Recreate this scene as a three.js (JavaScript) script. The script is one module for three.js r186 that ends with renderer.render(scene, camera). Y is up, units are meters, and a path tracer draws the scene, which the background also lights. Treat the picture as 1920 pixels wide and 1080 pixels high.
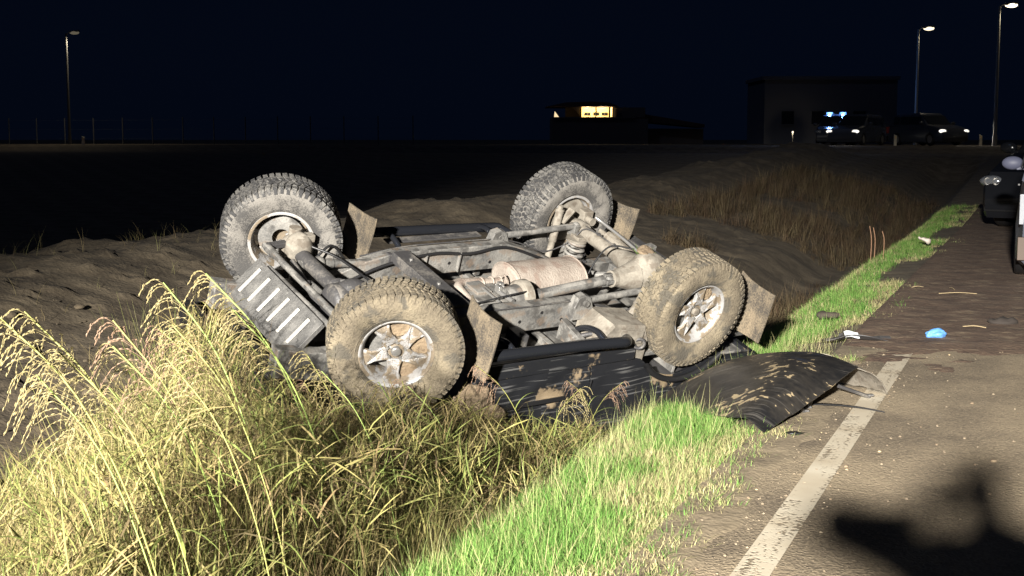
import * as THREE from 'three';
import { mergeGeometries, mergeVertices, toCreasedNormals } from 'three/addons/utils/BufferGeometryUtils.js';
import { RoundedBoxGeometry } from 'three/addons/geometries/RoundedBoxGeometry.js';
import { MarchingCubes } from 'three/addons/objects/MarchingCubes.js';

// ---------------------------------------------------------------- camera, sky, light, exposure
const scene = new THREE.Scene();
const camera = new THREE.PerspectiveCamera(2 * Math.atan(540 / 2560) * 180 / Math.PI, 1920 / 1080, 0.05, 6000);
camera.position.set(0, 1.6, 0);
camera.rotation.set(-Math.atan(278 / 2560), 0, 0);
const renderer = new THREE.WebGLRenderer({ antialias: true });
renderer.setSize(1024, 576);
renderer.toneMapping = THREE.LinearToneMapping;
renderer.toneMappingExposure = 1.12;
renderer.shadowMap.enabled = true;
{ // clear night sky, a little lighter towards the horizon all round
  const w = 64, h = 32, d = new Float32Array(w * h * 4);
  for (let j = 0; j < h; j++) for (let i = 0; i < w; i++) {
    const e = Math.abs((j + 0.5) / h - 0.5) * 2, k = 1 + 0.5 * Math.pow(1 - e, 3), o = (j * w + i) * 4;
    d[o] = 0.00065 * k; d[o + 1] = 0.00145 * k; d[o + 2] = 0.0041 * k; d[o + 3] = 1;
  }
  const t = new THREE.DataTexture(d, w, h, THREE.RGBAFormat, THREE.FloatType);
  t.mapping = THREE.EquirectangularReflectionMapping; t.magFilter = THREE.LinearFilter; t.needsUpdate = true;
  scene.background = t; scene.environment = t;
}
// the flood lamp on its mast stands behind the camera, to the left, beside the road (its mast and head are built further down)
const FLOOD = new THREE.Vector3(-5.08, 5.6, 15.96), FLOOD_AIM = new THREE.Vector3(-0.7, 0, -4.0);
for (const side of [1, -1]) { // the mast carries two heads
  const l = new THREE.SpotLight(new THREE.Color().setRGB(1, 0.95, 0.87), 4900, 0, 0.255, 0.75, 2);
  l.position.copy(FLOOD); l.position.x += side * 0.16; l.target.position.copy(FLOOD_AIM);
  l.castShadow = true; l.shadow.mapSize.set(2048, 2048); l.shadow.radius = 11; l.shadow.camera.near = 0.5; l.shadow.camera.far = 150;
  scene.add(l, l.target);
}

{ const moon = new THREE.DirectionalLight(new THREE.Color().setRGB(0.42, 0.55, 1), 0.06); moon.position.set(-40, 60, 30); moon.castShadow = true; moon.shadow.camera.left = moon.shadow.camera.bottom = -60; moon.shadow.camera.right = moon.shadow.camera.top = 60; moon.shadow.camera.far = 200; scene.add(moon, moon.target); } // the night sky's faint bluish light

// ---------------------------------------------------------------- helpers
const V = (x, y, z) => new THREE.Vector3(x, y, z);
function rng(s) { return () => { s |= 0; s = s + 0x6D2B79F5 | 0; let t = Math.imul(s ^ s >>> 15, 1 | s); t = t + Math.imul(t ^ t >>> 7, 61 | t) ^ t; return ((t ^ t >>> 14) >>> 0) / 4294967296; }; }
const lerp = (a, b, t) => a + (b - a) * t, clamp = (x, a = 0, b = 1) => Math.min(b, Math.max(a, x)), smooth = (a, b, x) => { const t = clamp((x - a) / (b - a)); return t * t * (3 - 2 * t); };
const hash = (x, y, s) => { let h = Math.imul(x, 374761393) + Math.imul(y, 668265263) + Math.imul(s, 1442695041) | 0; h = Math.imul(h ^ h >>> 13, 1274126177); return ((h ^ h >>> 16) >>> 0) / 4294967296; };
function vnoise(x, y, s = 1, per = 0) { // value noise, periodic when per > 0
  const xi = Math.floor(x), yi = Math.floor(y), fx = x - xi, fy = y - yi, m = per ? a => ((a % per) + per) % per : a => a;
  const a = hash(m(xi), m(yi), s), b = hash(m(xi + 1), m(yi), s), c = hash(m(xi), m(yi + 1), s), d = hash(m(xi + 1), m(yi + 1), s);
  const u = fx * fx * (3 - 2 * fx), v = fy * fy * (3 - 2 * fy);
  return lerp(lerp(a, b, u), lerp(c, d, u), v);
}
function fbm(x, y, s = 1, oct = 5, per = 0) { let r = 0, a = 0.5, n = 0; for (let i = 0; i < oct; i++) { r += a * vnoise(x, y, s + i * 17, per); n += a; a *= 0.5; x *= 2; y *= 2; if (per) per *= 2; } return r / n; }
// a square colour texture from fn(u, v) -> [r, g, b] linear, and a height texture from the fourth value
function texture(n, metres, fn) {
  const d = new Uint8Array(n * n * 4), b = new Uint8Array(n * n * 4), g = x => Math.round(255 * (x <= 0.0031308 ? 12.92 * clamp(x) : 1.055 * Math.pow(clamp(x), 1 / 2.4) - 0.055));
  for (let j = 0; j < n; j++) for (let i = 0; i < n; i++) {
    const c = fn((i + 0.5) / n, (j + 0.5) / n), o = (j * n + i) * 4;
    d[o] = g(c[0]); d[o + 1] = g(c[1]); d[o + 2] = g(c[2]); d[o + 3] = 255;
    b[o] = b[o + 1] = b[o + 2] = Math.round(255 * clamp(c[3] ?? 0.5)); b[o + 3] = 255;
  }
  const mk = (arr, srgb) => { const t = new THREE.DataTexture(arr, n, n, THREE.RGBAFormat); t.wrapS = t.wrapT = THREE.RepeatWrapping; t.magFilter = THREE.LinearFilter; t.minFilter = THREE.LinearMipmapLinearFilter; t.generateMipmaps = true; if (srgb) t.colorSpace = THREE.SRGBColorSpace; t.repeat.set(1 / metres, 1 / metres); t.needsUpdate = true; return t; };
  return { map: mk(d, true), bump: mk(b, false) };
}
const mixc = (a, b, t) => [lerp(a[0], b[0], t), lerp(a[1], b[1], t), lerp(a[2], b[2], t)];
function mat(t, o = {}) { const { bump = 0, phys, ...r } = o; const p = { roughness: 0.85, metalness: 0, ...r }; if (t) { p.map = t.map; if (bump) { p.bumpMap = t.bump; p.bumpScale = bump; } } const M = phys ? THREE.MeshPhysicalMaterial : THREE.MeshStandardMaterial; return new M(p); }
const flat = (r, g, b, o = {}) => { const m = mat(null, o); m.color.setRGB(r, g, b); return m; };

// geometry helpers: every geometry gets box-projected uv in metres
function boxUV(g0) {
  const g = g0.index ? g0.toNonIndexed() : g0; if (!g.attributes.normal) g.computeVertexNormals();
  const p = g.attributes.position, uv = new Float32Array(p.count * 2), a = V(), b = V(), c = V(), n = V();
  for (let i = 0; i < p.count; i += 3) {
    a.fromBufferAttribute(p, i); b.fromBufferAttribute(p, i + 1); c.fromBufferAttribute(p, i + 2);
    n.copy(b).sub(a).cross(c.clone().sub(a)); const x = Math.abs(n.x), y = Math.abs(n.y), z = Math.abs(n.z);
    [a, b, c].forEach((q, k) => { const o = (i + k) * 2; if (x >= y && x >= z) { uv[o] = q.z; uv[o + 1] = q.y; } else if (y >= z) { uv[o] = q.x; uv[o + 1] = q.z; } else { uv[o] = q.x; uv[o + 1] = q.y; } });
  }
  g.setAttribute('uv', new THREE.BufferAttribute(uv, 2));
  for (const k of Object.keys(g.attributes)) if (!['position', 'normal', 'uv', 'color'].includes(k)) g.deleteAttribute(k);
  return g;
}
const join = gs => { gs = [].concat(gs).filter(Boolean).map(boxUV); return gs.length > 1 ? mergeGeometries(gs) : gs[0]; };
const taken = {};
function numbered(n) { const k = taken[n] = (taken[n] ?? -1) + 1; return k ? `${n}_${String(k).padStart(3, '0')}` : n; }
function mesh(name, gs, m, parent = scene) { const o = new THREE.Mesh(join(gs), m); o.castShadow = o.receiveShadow = true; o.name = parent === scene ? numbered(name) : name; parent.add(o); return o; }
function thing(name, label, category, pos = [0, 0, 0], turn = 0, group) { const o = new THREE.Group(); o.name = numbered(name); o.position.set(...pos); o.rotation.y = turn; o.userData = { label, category }; if (group) o.userData.group = group; scene.add(o); return o; }
function tag(o, label, category, group, kind) { o.userData = { label, category }; if (group) o.userData.group = group; if (kind) o.userData.kind = kind; return o; }
function part(name, parent) { const o = new THREE.Group(); o.name = name; parent.add(o); return o; }
const structure = o => { o.userData.kind = 'structure'; return o; };
const UP = V(0, 1, 0);
function along(g, a, b) { const d = b.clone().sub(a), l = d.length(); g.applyQuaternion(new THREE.Quaternion().setFromUnitVectors(UP, d.divideScalar(l))); const m = a.clone().add(b).multiplyScalar(0.5); return g.translate(m.x, m.y, m.z); }
function rod(a, b, r, r2 = r, seg = 12) { a = V(...a); b = V(...b); return along(new THREE.CylinderGeometry(r2, r, a.distanceTo(b), seg, 1), a, b); }
function tube(pts, r, seg = 24, rs = 10, closed = false, tension = 0.5) { return new THREE.TubeGeometry(new THREE.CatmullRomCurve3(pts.map(p => V(...p)), closed, 'catmullrom', tension), seg, r, rs, closed); }
function box(w, h, d, x = 0, y = 0, z = 0, rx = 0, ry = 0, rz = 0) { const b = Math.min(0.006, w / 5, h / 5, d / 5); return new RoundedBoxGeometry(w, h, d, 1, b).applyMatrix4(new THREE.Matrix4().compose(V(x, y, z), new THREE.Quaternion().setFromEuler(new THREE.Euler(rx, ry, rz)), V(1, 1, 1))); }
function ball(r, x, y, z, sx = 1, sy = 1, sz = 1, seg = 16) { return new THREE.SphereGeometry(r, seg, Math.round(seg * 0.7)).scale(sx, sy, sz).translate(x, y, z); }
function lathe(pts, seg = 32, axis = 'y') { const g = new THREE.LatheGeometry(pts.map(p => new THREE.Vector2(...p)), seg); if (axis === 'z') g.rotateX(Math.PI / 2); if (axis === 'x') g.rotateZ(-Math.PI / 2); return g; }
function prism(pts, depth, bevel = 0.004, holes = []) { // outline in xy, extruded along z from 0 to depth
  const s = new THREE.Shape(pts.map(p => new THREE.Vector2(...p))); for (const h of holes) s.holes.push(new THREE.Path(h.map(p => new THREE.Vector2(...p))));
  return new THREE.ExtrudeGeometry(s, { depth: depth - 2 * bevel, bevelEnabled: bevel > 0, bevelThickness: bevel, bevelSize: bevel, bevelSegments: 1, curveSegments: 10 }).translate(0, 0, bevel);
}
function lump(g, amt, freq, seed) { // uneven, clod-like displacement along the normal
  g = mergeVertices(g.deleteAttribute('uv')); g.computeVertexNormals(); const p = g.attributes.position, n = g.attributes.normal;
  for (let i = 0; i < p.count; i++) { const k = amt * (fbm(p.getX(i) * freq + p.getZ(i) * freq * 0.7, p.getY(i) * freq - p.getZ(i) * freq * 0.6, seed, 3) - 0.5) * 2; p.setXYZ(i, p.getX(i) + n.getX(i) * k, p.getY(i) + n.getY(i) * k, p.getZ(i) + n.getZ(i) * k); }
  g.computeVertexNormals(); return g;
}
// a sheet over a grid of points f(s, t), with thickness
function sheet(f, ns, nt, thick) {
  const pos = [], idx = [], top = [], A = V(), B = V();
  for (let j = 0; j <= nt; j++) for (let i = 0; i <= ns; i++) top.push(f(i / ns, j / nt));
  const at = (i, j) => top[clamp(j, 0, nt) * (ns + 1) + clamp(i, 0, ns)], low = [];
  for (let j = 0; j <= nt; j++) for (let i = 0; i <= ns; i++) { A.copy(at(i + 1, j)).sub(at(i - 1, j)); B.copy(at(i, j + 1)).sub(at(i, j - 1)); low.push(at(i, j).clone().addScaledVector(A.cross(B).normalize(), -thick)); }
  for (const p of [...top, ...low]) pos.push(p.x, p.y, p.z);
  const N = top.length, id = (i, j) => j * (ns + 1) + i, q = (a, b, c, d) => idx.push(a, b, c, a, c, d);
  for (let j = 0; j < nt; j++) for (let i = 0; i < ns; i++) { q(id(i, j), id(i + 1, j), id(i + 1, j + 1), id(i, j + 1)); q(N + id(i, j), N + id(i, j + 1), N + id(i + 1, j + 1), N + id(i + 1, j)); }
  for (let i = 0; i < ns; i++) { q(id(i, 0), N + id(i, 0), N + id(i + 1, 0), id(i + 1, 0)); q(id(i, nt), id(i + 1, nt), N + id(i + 1, nt), N + id(i, nt)); }
  for (let j = 0; j < nt; j++) { q(id(0, j), id(0, j + 1), N + id(0, j + 1), N + id(0, j)); q(id(ns, j), N + id(ns, j), N + id(ns, j + 1), id(ns, j + 1)); }
  const g = new THREE.BufferGeometry(); g.setAttribute('position', new THREE.Float32BufferAttribute(pos, 3)); g.setIndex(idx); return toCreasedNormals(g, 0.7);
}

// ---------------------------------------------------------------- procedural surfaces
const mudC = [0.25, 0.19, 0.122], mudD = [0.12, 0.086, 0.055];
const T = {};
T.mud = texture(512, 0.5, (u, v) => { const a = fbm(u * 6, v * 6, 3, 6, 6), b = fbm(u * 40, v * 40, 9, 3, 40), k = clamp(a * 1.5 - 0.3 + (b - 0.5) * 0.7); return [...mixc(mudD, mudC, k), 0.5 * a + 0.5 * b]; });
T.metal = texture(512, 0.6, (u, v) => { const a = fbm(u * 5, v * 5, 21, 6, 5), b = fbm(u * 64, v * 64, 5, 2, 64), oil = smooth(0.5, 0.72, fbm(u * 9, v * 9, 33, 5, 9)), rust = smooth(0.62, 0.75, fbm(u * 9, v * 9, 41, 4, 9)); let c = mixc([0.095, 0.094, 0.091], [0.25, 0.24, 0.22], clamp(a * 1.6 - 0.3 + (b - 0.5) * 0.6)); c = mixc(c, [0.045, 0.043, 0.041], oil * 0.75); c = mixc(c, [0.19, 0.13, 0.085], rust * 0.35); return [...c, 0.6 * a + 0.4 * b]; });
T.dark = texture(512, 0.6, (u, v) => { const a = fbm(u * 5, v * 5, 51, 6, 5), b = fbm(u * 70, v * 70, 57, 2, 70), d = smooth(0.45, 0.75, a * 0.8 + b * 0.25); return [...mixc([0.045, 0.044, 0.045], [0.19, 0.175, 0.155], d * 0.7), 0.5 * a + 0.5 * b]; });
T.beige = texture(512, 0.5, (u, v) => { const a = fbm(u * 6, v * 6, 61, 6, 6), b = fbm(u * 50, v * 50, 67, 2, 50), s = smooth(0.5, 0.75, fbm(u * 12, v * 12, 71, 5, 12)); return [...mixc(mixc([0.115, 0.102, 0.083], [0.245, 0.222, 0.185], clamp(a * 1.6 - 0.3 + (b - 0.5) * 0.5)), [0.09, 0.07, 0.052], s * 0.6), a]; });
T.muffler = texture(512, 0.5, (u, v) => { const a = fbm(u * 5, v * 3, 81, 6, 0), b = fbm(u * 60, v * 60, 87, 2, 60), s = smooth(0.5, 0.7, fbm(u * 7, v * 7, 91, 5, 7)); return [...mixc(mixc([0.2, 0.165, 0.138], [0.335, 0.292, 0.25], clamp(a * 1.4 - 0.2 + (b - 0.5) * 0.5)), [0.17, 0.11, 0.085], s * 0.5), b]; });
T.rubberGrey = texture(512, 0.5, (u, v) => { const a = fbm(u * 5, v * 5, 101, 6, 5), b = fbm(u * 80, v * 80, 107, 2, 80), k = smooth(0.3, 0.7, a + (b - 0.5) * 0.4); return [...mixc([0.05, 0.048, 0.046], [0.165, 0.155, 0.14], k), 0.5 * b + 0.5 * a]; });
T.tread = texture(256, 0.3, (u, v) => { const a = fbm(u * 6, v * 6, 105, 5, 6), b = fbm(u * 60, v * 60, 109, 2, 60); return [...mixc([0.028, 0.028, 0.03], [0.13, 0.125, 0.115], smooth(0.42, 0.75, a + (b - 0.5) * 0.5)), b]; });
T.rubberMud = texture(512, 0.5, (u, v) => { const a = fbm(u * 4, v * 4, 111, 6, 4), b = fbm(u * 60, v * 60, 117, 3, 60), w = smooth(0.52, 0.64, fbm(u * 5, v * 5, 121, 5, 5)); return [...mixc(mixc([0.085, 0.07, 0.05], [0.205, 0.172, 0.118], clamp(a * 1.5 - 0.2 + (b - 0.5) * 0.8)), [0.06, 0.055, 0.045], w * 0.8), 0.4 * a + 0.6 * b]; });
T.alloy = texture(512, 0.4, (u, v) => { const a = fbm(u * 5, v * 5, 131, 5, 5), b = fbm(u * 60, v * 60, 137, 2, 60), m = smooth(0.46, 0.6, fbm(u * 6, v * 6, 141, 5, 6) + (b - 0.5) * 0.12); return [...mixc(mixc([0.24, 0.235, 0.23], [0.36, 0.355, 0.35], a), mixc([0.13, 0.1, 0.065], [0.2, 0.155, 0.1], b), m * 0.9), 0.5 * m + 0.3 * b]; });
T.paint = texture(1024, 1.0, (u, v) => { const a = fbm(u * 4, v * 4, 151, 6, 4), sc = smooth(0.62, 0.8, fbm(u * 3, v * 90, 157, 3, 0) * 0.75 + fbm(u * 6, v * 6, 158, 3, 6) * 0.3), m = smooth(0.74, 0.84, a + (fbm(u * 50, v * 50, 163, 2, 50) - 0.5) * 0.2); return [...mixc(mixc([0.012, 0.013, 0.015], [0.085, 0.085, 0.085], sc), mudC, m * 0.75), 0.5 + 0.3 * m - 0.2 * sc]; });
T.asphalt = texture(1024, 2.0, (u, v) => { const a = fbm(u * 5, v * 5, 171, 5, 5), b = hash(Math.floor(u * 400), Math.floor(v * 400), 7), c = fbm(u * 200, v * 200, 175, 2, 200), st = b > 0.975 ? 1 : 0; const k = clamp(a * 1.3 - 0.15 + (c - 0.5) * 0.9); return [...mixc(mixc([0.15, 0.118, 0.08], [0.37, 0.295, 0.195], k), [0.5, 0.42, 0.3], st * 0.5), 0.35 + 0.5 * (c - 0.5) + (st ? 0.4 : 0) * 0.6 + 0.2 * a]; });
T.soil = texture(1024, 1.5, (u, v) => { const a = fbm(u * 8, v * 8, 181, 6, 8), b = fbm(u * 60, v * 60, 187, 3, 60); return [...mixc([0.072, 0.055, 0.035], [0.185, 0.148, 0.098], clamp(a * 1.5 - 0.3 + (b - 0.5) * 0.6)), 0.5 * a + 0.5 * b]; });
const M = {
  mud: mat(T.mud, { bump: 0.012, roughness: 0.95 }), metal: mat(T.metal, { bump: 0.004, roughness: 0.62, metalness: 0.15 }), dark: mat(T.dark, { bump: 0.003, roughness: 0.55 }), beige: mat(T.beige, { bump: 0.006, roughness: 0.85 }),
  muffler: mat(T.muffler, { bump: 0.003, roughness: 0.75, metalness: 0.1 }), rubberGrey: mat(T.rubberGrey, { bump: 0.004, roughness: 0.88 }), rubberMud: mat(T.rubberMud, { bump: 0.008, roughness: 0.95 }), tread: mat(T.tread, { bump: 0.003, roughness: 0.8 }), alloy: mat(T.alloy, { bump: 0.004, roughness: 0.5, metalness: 0.15 }),
  paint: mat(T.paint, { bump: 0.003, roughness: 0.32, phys: true, clearcoat: 0.5, clearcoatRoughness: 0.25 }), asphalt: mat(T.asphalt, { bump: 0.009, roughness: 0.92 }), soil: mat(T.soil, { bump: 0.014, roughness: 1 }),
  black: flat(0.014, 0.014, 0.015, { roughness: 0.35 }), gloss: flat(0.012, 0.013, 0.016, { roughness: 0.16 }), steel: flat(0.5, 0.49, 0.47, { roughness: 0.35, metalness: 0.8 }), glass: flat(0.02, 0.022, 0.025, { roughness: 0.08 }),
};

// ---------------------------------------------------------------- the place: u runs along the road away from the camera, v to its right
const RA = Math.atan(1009 / 2575), RS = Math.sin(RA), RC = Math.cos(RA);
const W = (u, v, y = 0) => V(u * RS + v * RC, y, -u * RC + v * RS);
const uvOf = (x, z) => [x * RS - z * RC, x * RC + z * RS];
const PROFILE = [[-400, 0], [-60, 0.0], [-14, -0.1], [-11.5, -0.05], [-9.6, 0.5], [-8.6, 0.5], [-7, 0.02], [-4.9, -0.42], [-3.8, -0.98], [-3.1, -1.0], [-2.75, -0.75], [-2.2, -0.09], [-1.9, -0.05], [-1.3, -0.035], [6.4, -0.035], [7.2, -0.1], [9, -0.35], [12, -0.1], [400, 0]];
function profile(v) { for (let i = 1; i < PROFILE.length; i++) if (v <= PROFILE[i][0]) { const [a, b] = [PROFILE[i - 1], PROFILE[i]], t = clamp((v - a[0]) / (b[0] - a[0])); return lerp(a[1], b[1], t * t * (3 - 2 * t) * 0.6 + t * 0.4); } return 0; }
const rise = u => 0.95 * smooth(26, 62, u) + 0.35 * smooth(63, 67, u);
function G(u, v) {
  const k = 1 - smooth(55, 62, u), bank = smooth(-4.2, -5.2, v) * smooth(-13, -10.5, v), slope = smooth(-2.0, -2.5, v) * smooth(-13, -10.5, v);
  let y = profile(v) * k;
  y += slope * k * (0.1 * (fbm(u * 0.9, v * 0.9, 201, 4) - 0.5) + 0.035 * (fbm(u * 4, v * 4, 203, 4) - 0.5));
  const clods = fbm(u * 7, v * 7, 207, 3), crest = smooth(-7.4, -8.8, v) * smooth(-11, -9.8, v); y += bank * k * (0.22 * Math.max(0, clods - 0.62) + 0.018 * (fbm(u * 19, v * 19, 209, 2) - 0.5));
  y += crest * k * 0.34 * (fbm(u * 0.55, 3, 211, 3) - 0.5);
  const verge = smooth(-1.2, -1.35, v); y += verge * (1 - slope) * 0.035 * (fbm(u * 3, v * 3, 213, 3) - 0.5);
  return y + rise(u);
}
const span = (a, b, s) => { const r = []; for (let x = a; x < b - 1e-6; x += s) r.push(x); return r; };
function grid(us, vs, f, m, name, parent) {
  const pos = [], uv = [], idx = [], n = vs.length;
  for (const u of us) for (const v of vs) { const p = W(u, v, f(u, v)); pos.push(p.x, p.y, p.z); uv.push(u, v); }
  for (let i = 0; i + 1 < us.length; i++) for (let j = 0; j + 1 < n; j++) { const a = i * n + j; idx.push(a, a + 1, a + n + 1, a, a + n + 1, a + n); }
  const g = new THREE.BufferGeometry(); g.setAttribute('position', new THREE.Float32BufferAttribute(pos, 3)); g.setAttribute('uv', new THREE.Float32BufferAttribute(uv, 2)); g.setIndex(idx); g.computeVertexNormals();
  if (g.attributes.normal.getY(0) < 0) { for (let i = 0; i < idx.length; i += 3) [idx[i + 1], idx[i + 2]] = [idx[i + 2], idx[i + 1]]; g.setIndex(idx); g.computeVertexNormals(); }
  const o = new THREE.Mesh(g, m); o.name = name; o.castShadow = o.receiveShadow = true; (parent ?? scene).add(o); return o;
}
const ground = structure(grid([-2500, -600, -150, -50, -20, -8, ...span(-3, 15, 0.08), ...span(15, 32, 0.16), ...span(32, 60, 0.8), ...span(60, 74, 0.7), 80, 100, 130, 180, 300, 700, 2500],
  [-2500, -700, -250, -120, -70, -45, -30, -20, -15, ...span(-12.5, -1.2, 0.07), ...span(-1.2, 7, 1), ...span(7, 13, 0.5), 16, 24, 50, 120, 400, 2500], G, M.soil, 'ground'));
const road = structure(grid([-150, -40, ...span(-10, 60, 1), ...span(60, 74, 0.7), 90, 130], [-1.27, ...span(-1, 6, 0.5), 6.3], (u, v) => rise(u), M.asphalt, 'road'));
T.line = texture(1024, 2.0, (u, v) => { const w = fbm(u * 160, v * 160, 221, 3, 160), a = fbm(u * 6, v * 40, 223, 4, 0), k = smooth(0.3, 0.52, w * 0.6 + a * 0.55 - 0.02), d = fbm(u * 10, v * 10, 225, 4, 10); return [...mixc([0.22, 0.175, 0.12], mixc([0.72, 0.66, 0.53], [0.5, 0.42, 0.3], d), k), k]; });
const lineMat = mat(T.line, { bump: 0.003, roughness: 0.8 });
structure(grid([-20, ...span(-4, 40, 0.5), 60], [-1.036, -0.967, -0.898], u => 0.004 + rise(u), lineMat, 'edge_line', road));
// mud thrown and trodden over the road beyond the wreck and along its edge: a thin uneven layer that dives under the asphalt where there is none
T.redmud = texture(1024, 1.5, (u, v) => { const a = fbm(u * 7, v * 7, 231, 6, 7), b = fbm(u * 70, v * 70, 237, 3, 70), st = smooth(0.68, 0.72, fbm(u * 40, v * 12, 239, 2, 0)); return [...mixc(mixc([0.085, 0.05, 0.034], [0.2, 0.135, 0.09], clamp(a * 1.5 - 0.3 + (b - 0.5) * 0.6)), [0.36, 0.28, 0.18], st * 0.5), 0.5 * a + 0.5 * b]; });
M.redmud = mat(T.redmud, { bump: 0.015, roughness: 0.95 });
T.dirt = texture(512, 1.0, (u, v) => { const a = fbm(u * 6, v * 6, 251, 6, 6), b = fbm(u * 60, v * 60, 257, 3, 60); return [...mixc([0.16, 0.125, 0.08], [0.33, 0.265, 0.175], clamp(a * 1.4 - 0.2 + (b - 0.5) * 0.7)), 0.5 * a + 0.5 * b]; });
M.dirt = mat(T.dirt, { bump: 0.008, roughness: 0.97 });
const mudN = (u, v) => [fbm(u * 0.8, v * 0.8, 241, 4) - 0.5, fbm(u * 6, v * 6, 243, 4) - 0.5, fbm(u * 14, v * 14, 245, 3) - 0.5];
structure(grid([...span(-2, 13, 0.08), 13], [...span(-1.45, -0.6, 0.05), -0.6], (u, v) => { const [n, f, c] = mudN(u, v), k = smooth(-1.0, -1.22, v + n * 0.2 + f * 0.2); return -0.03 + k * 0.038 + k * k * (0.012 * f + 0.012 * c) - 0.05 * smooth(10.5, 12.5, u); }, M.dirt, 'dirt_shoulder'));
structure(grid([...span(8, 34, 0.09), 34], [...span(-1.45, 3.6, 0.07), 3.6], (u, v) => {
  const [n, f, c] = mudN(u, v), k = smooth(9.0, 11.6, u + n * 3.2 + f * 1.4 - Math.max(0, v) * 0.55) * smooth(3.5, 1.6, v + n * 2);
  return -0.03 + k * 0.036 + k * k * (0.02 * f + 0.016 * c) + smooth(0.75, 1, k) * 0.006 + rise(u);
}, M.redmud, 'mud_layer'));

// ---------------------------------------------------------------- the overturned off-road car, in its own axes: x forward, y its own up, z its right side (nearest the road)
const wreck = thing('overturned_car', 'dark off-road car lying upside down in the roadside ditch, muddy wheels up', 'car');
wreck.applyMatrix4(new THREE.Matrix4().set(-0.8009, -0.2098, 0.5609, -0.1512, -0.0221, -0.9256, -0.3778, 0.7191, 0.5984, -0.315, 0.7366, -9.0942, 0, 0, 0, 1));
const rr = rng(11);
// --- wheels
function tyreShapes() {
  const R = 0.397, w = 0.132;
  const prof = [[0.207, -0.098], [0.222, -0.112], [0.25, -0.126], [0.30, -0.137], [0.335, -0.136], [0.362, -0.128], [0.378, -0.115], [0.385, -0.09], [0.388, 0], [0.385, 0.09], [0.378, 0.115], [0.362, 0.128], [0.335, 0.136], [0.30, 0.137], [0.25, 0.126], [0.222, 0.112], [0.207, 0.098]];
  const carcass = lathe(prof, 72, 'z'), ridge = [lathe([[0.236, 0.1175], [0.24, 0.1235], [0.244, 0.1245], [0.248, 0.1225]], 64, 'z'), lathe([[0.248, -0.1225], [0.244, -0.1245], [0.24, -0.1235], [0.236, -0.1175]], 64, 'z')];
  const blocks = [], N = 58;
  for (let i = 0; i < N; i++) for (const s of [-1, 1]) {
    const a = (i + (s > 0 ? 0.5 : 0)) / N * Math.PI * 2, put = (g, da = 0) => g.applyMatrix4(new THREE.Matrix4().makeRotationZ(a + da));
    blocks.push(put(new THREE.BoxGeometry(0.02, 0.029, 0.04).rotateX(s * 0.12).translate(0.3855, 0, s * 0.1)));                            // shoulder block
    blocks.push(put(new THREE.BoxGeometry(i % 2 ? 0.04 : 0.03, 0.02, 0.012).rotateY(s * 0.42).translate(0.3665, 0, s * 0.125)));             // lug running down the sidewall
    blocks.push(put(new THREE.BoxGeometry(0.017, 0.027, 0.036).rotateX(s * 0.5).translate(0.388, 0, s * 0.053), 0.02));
    blocks.push(put(new THREE.BoxGeometry(0.016, 0.024, 0.026).rotateX(-0.6 * s).translate(0.3885, 0, s * 0.018), 0.05));
  }
  return { carcass: join([carcass, ...ridge]), tread: join(blocks) };
}
const TY = tyreShapes();
const spokeShape = () => { // one of five broad spokes, outline in xy around +x, slightly dished
  const g = prism([[0.055, -0.042], [0.095, -0.03], [0.135, -0.029], [0.19, -0.052], [0.205, -0.056], [0.205, 0.056], [0.19, 0.052], [0.135, 0.029], [0.095, 0.03], [0.055, 0.042]], 0.03, 0.006);
  const p = g.attributes.position; for (let i = 0; i < p.count; i++) { const r = Math.hypot(p.getX(i), p.getY(i)); p.setZ(i, p.getZ(i) + 0.035 + 0.018 * Math.sin(clamp((r - 0.05) / 0.16) * Math.PI)); } g.computeVertexNormals(); return g;
};
const rimGeo = join([
  lathe([[0.196, -0.105], [0.215, -0.108], [0.222, -0.1], [0.21, -0.092], [0.195, -0.085], [0.182, -0.02], [0.185, 0.05], [0.2, 0.085], [0.212, 0.094], [0.224, 0.1], [0.222, 0.109], [0.212, 0.11], [0.2, 0.098], [0.188, 0.075], [0.178, 0.03], [0.176, -0.02], [0.19, -0.09], [0.196, -0.105]], 56, 'z'),
  lathe([[0.001, 0.052], [0.05, 0.052], [0.064, 0.046], [0.076, 0.03], [0.078, 0.0]], 32, 'z')]);
const spokeGeo = boxUV(spokeShape()), nutGeo = boxUV(new THREE.CylinderGeometry(0.0115, 0.0125, 0.03, 6).rotateX(Math.PI / 2)), capGeo = join([lathe([[0.001, 0.082], [0.02, 0.082], [0.028, 0.078], [0.031, 0.05]], 24, 'z')]);
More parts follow.
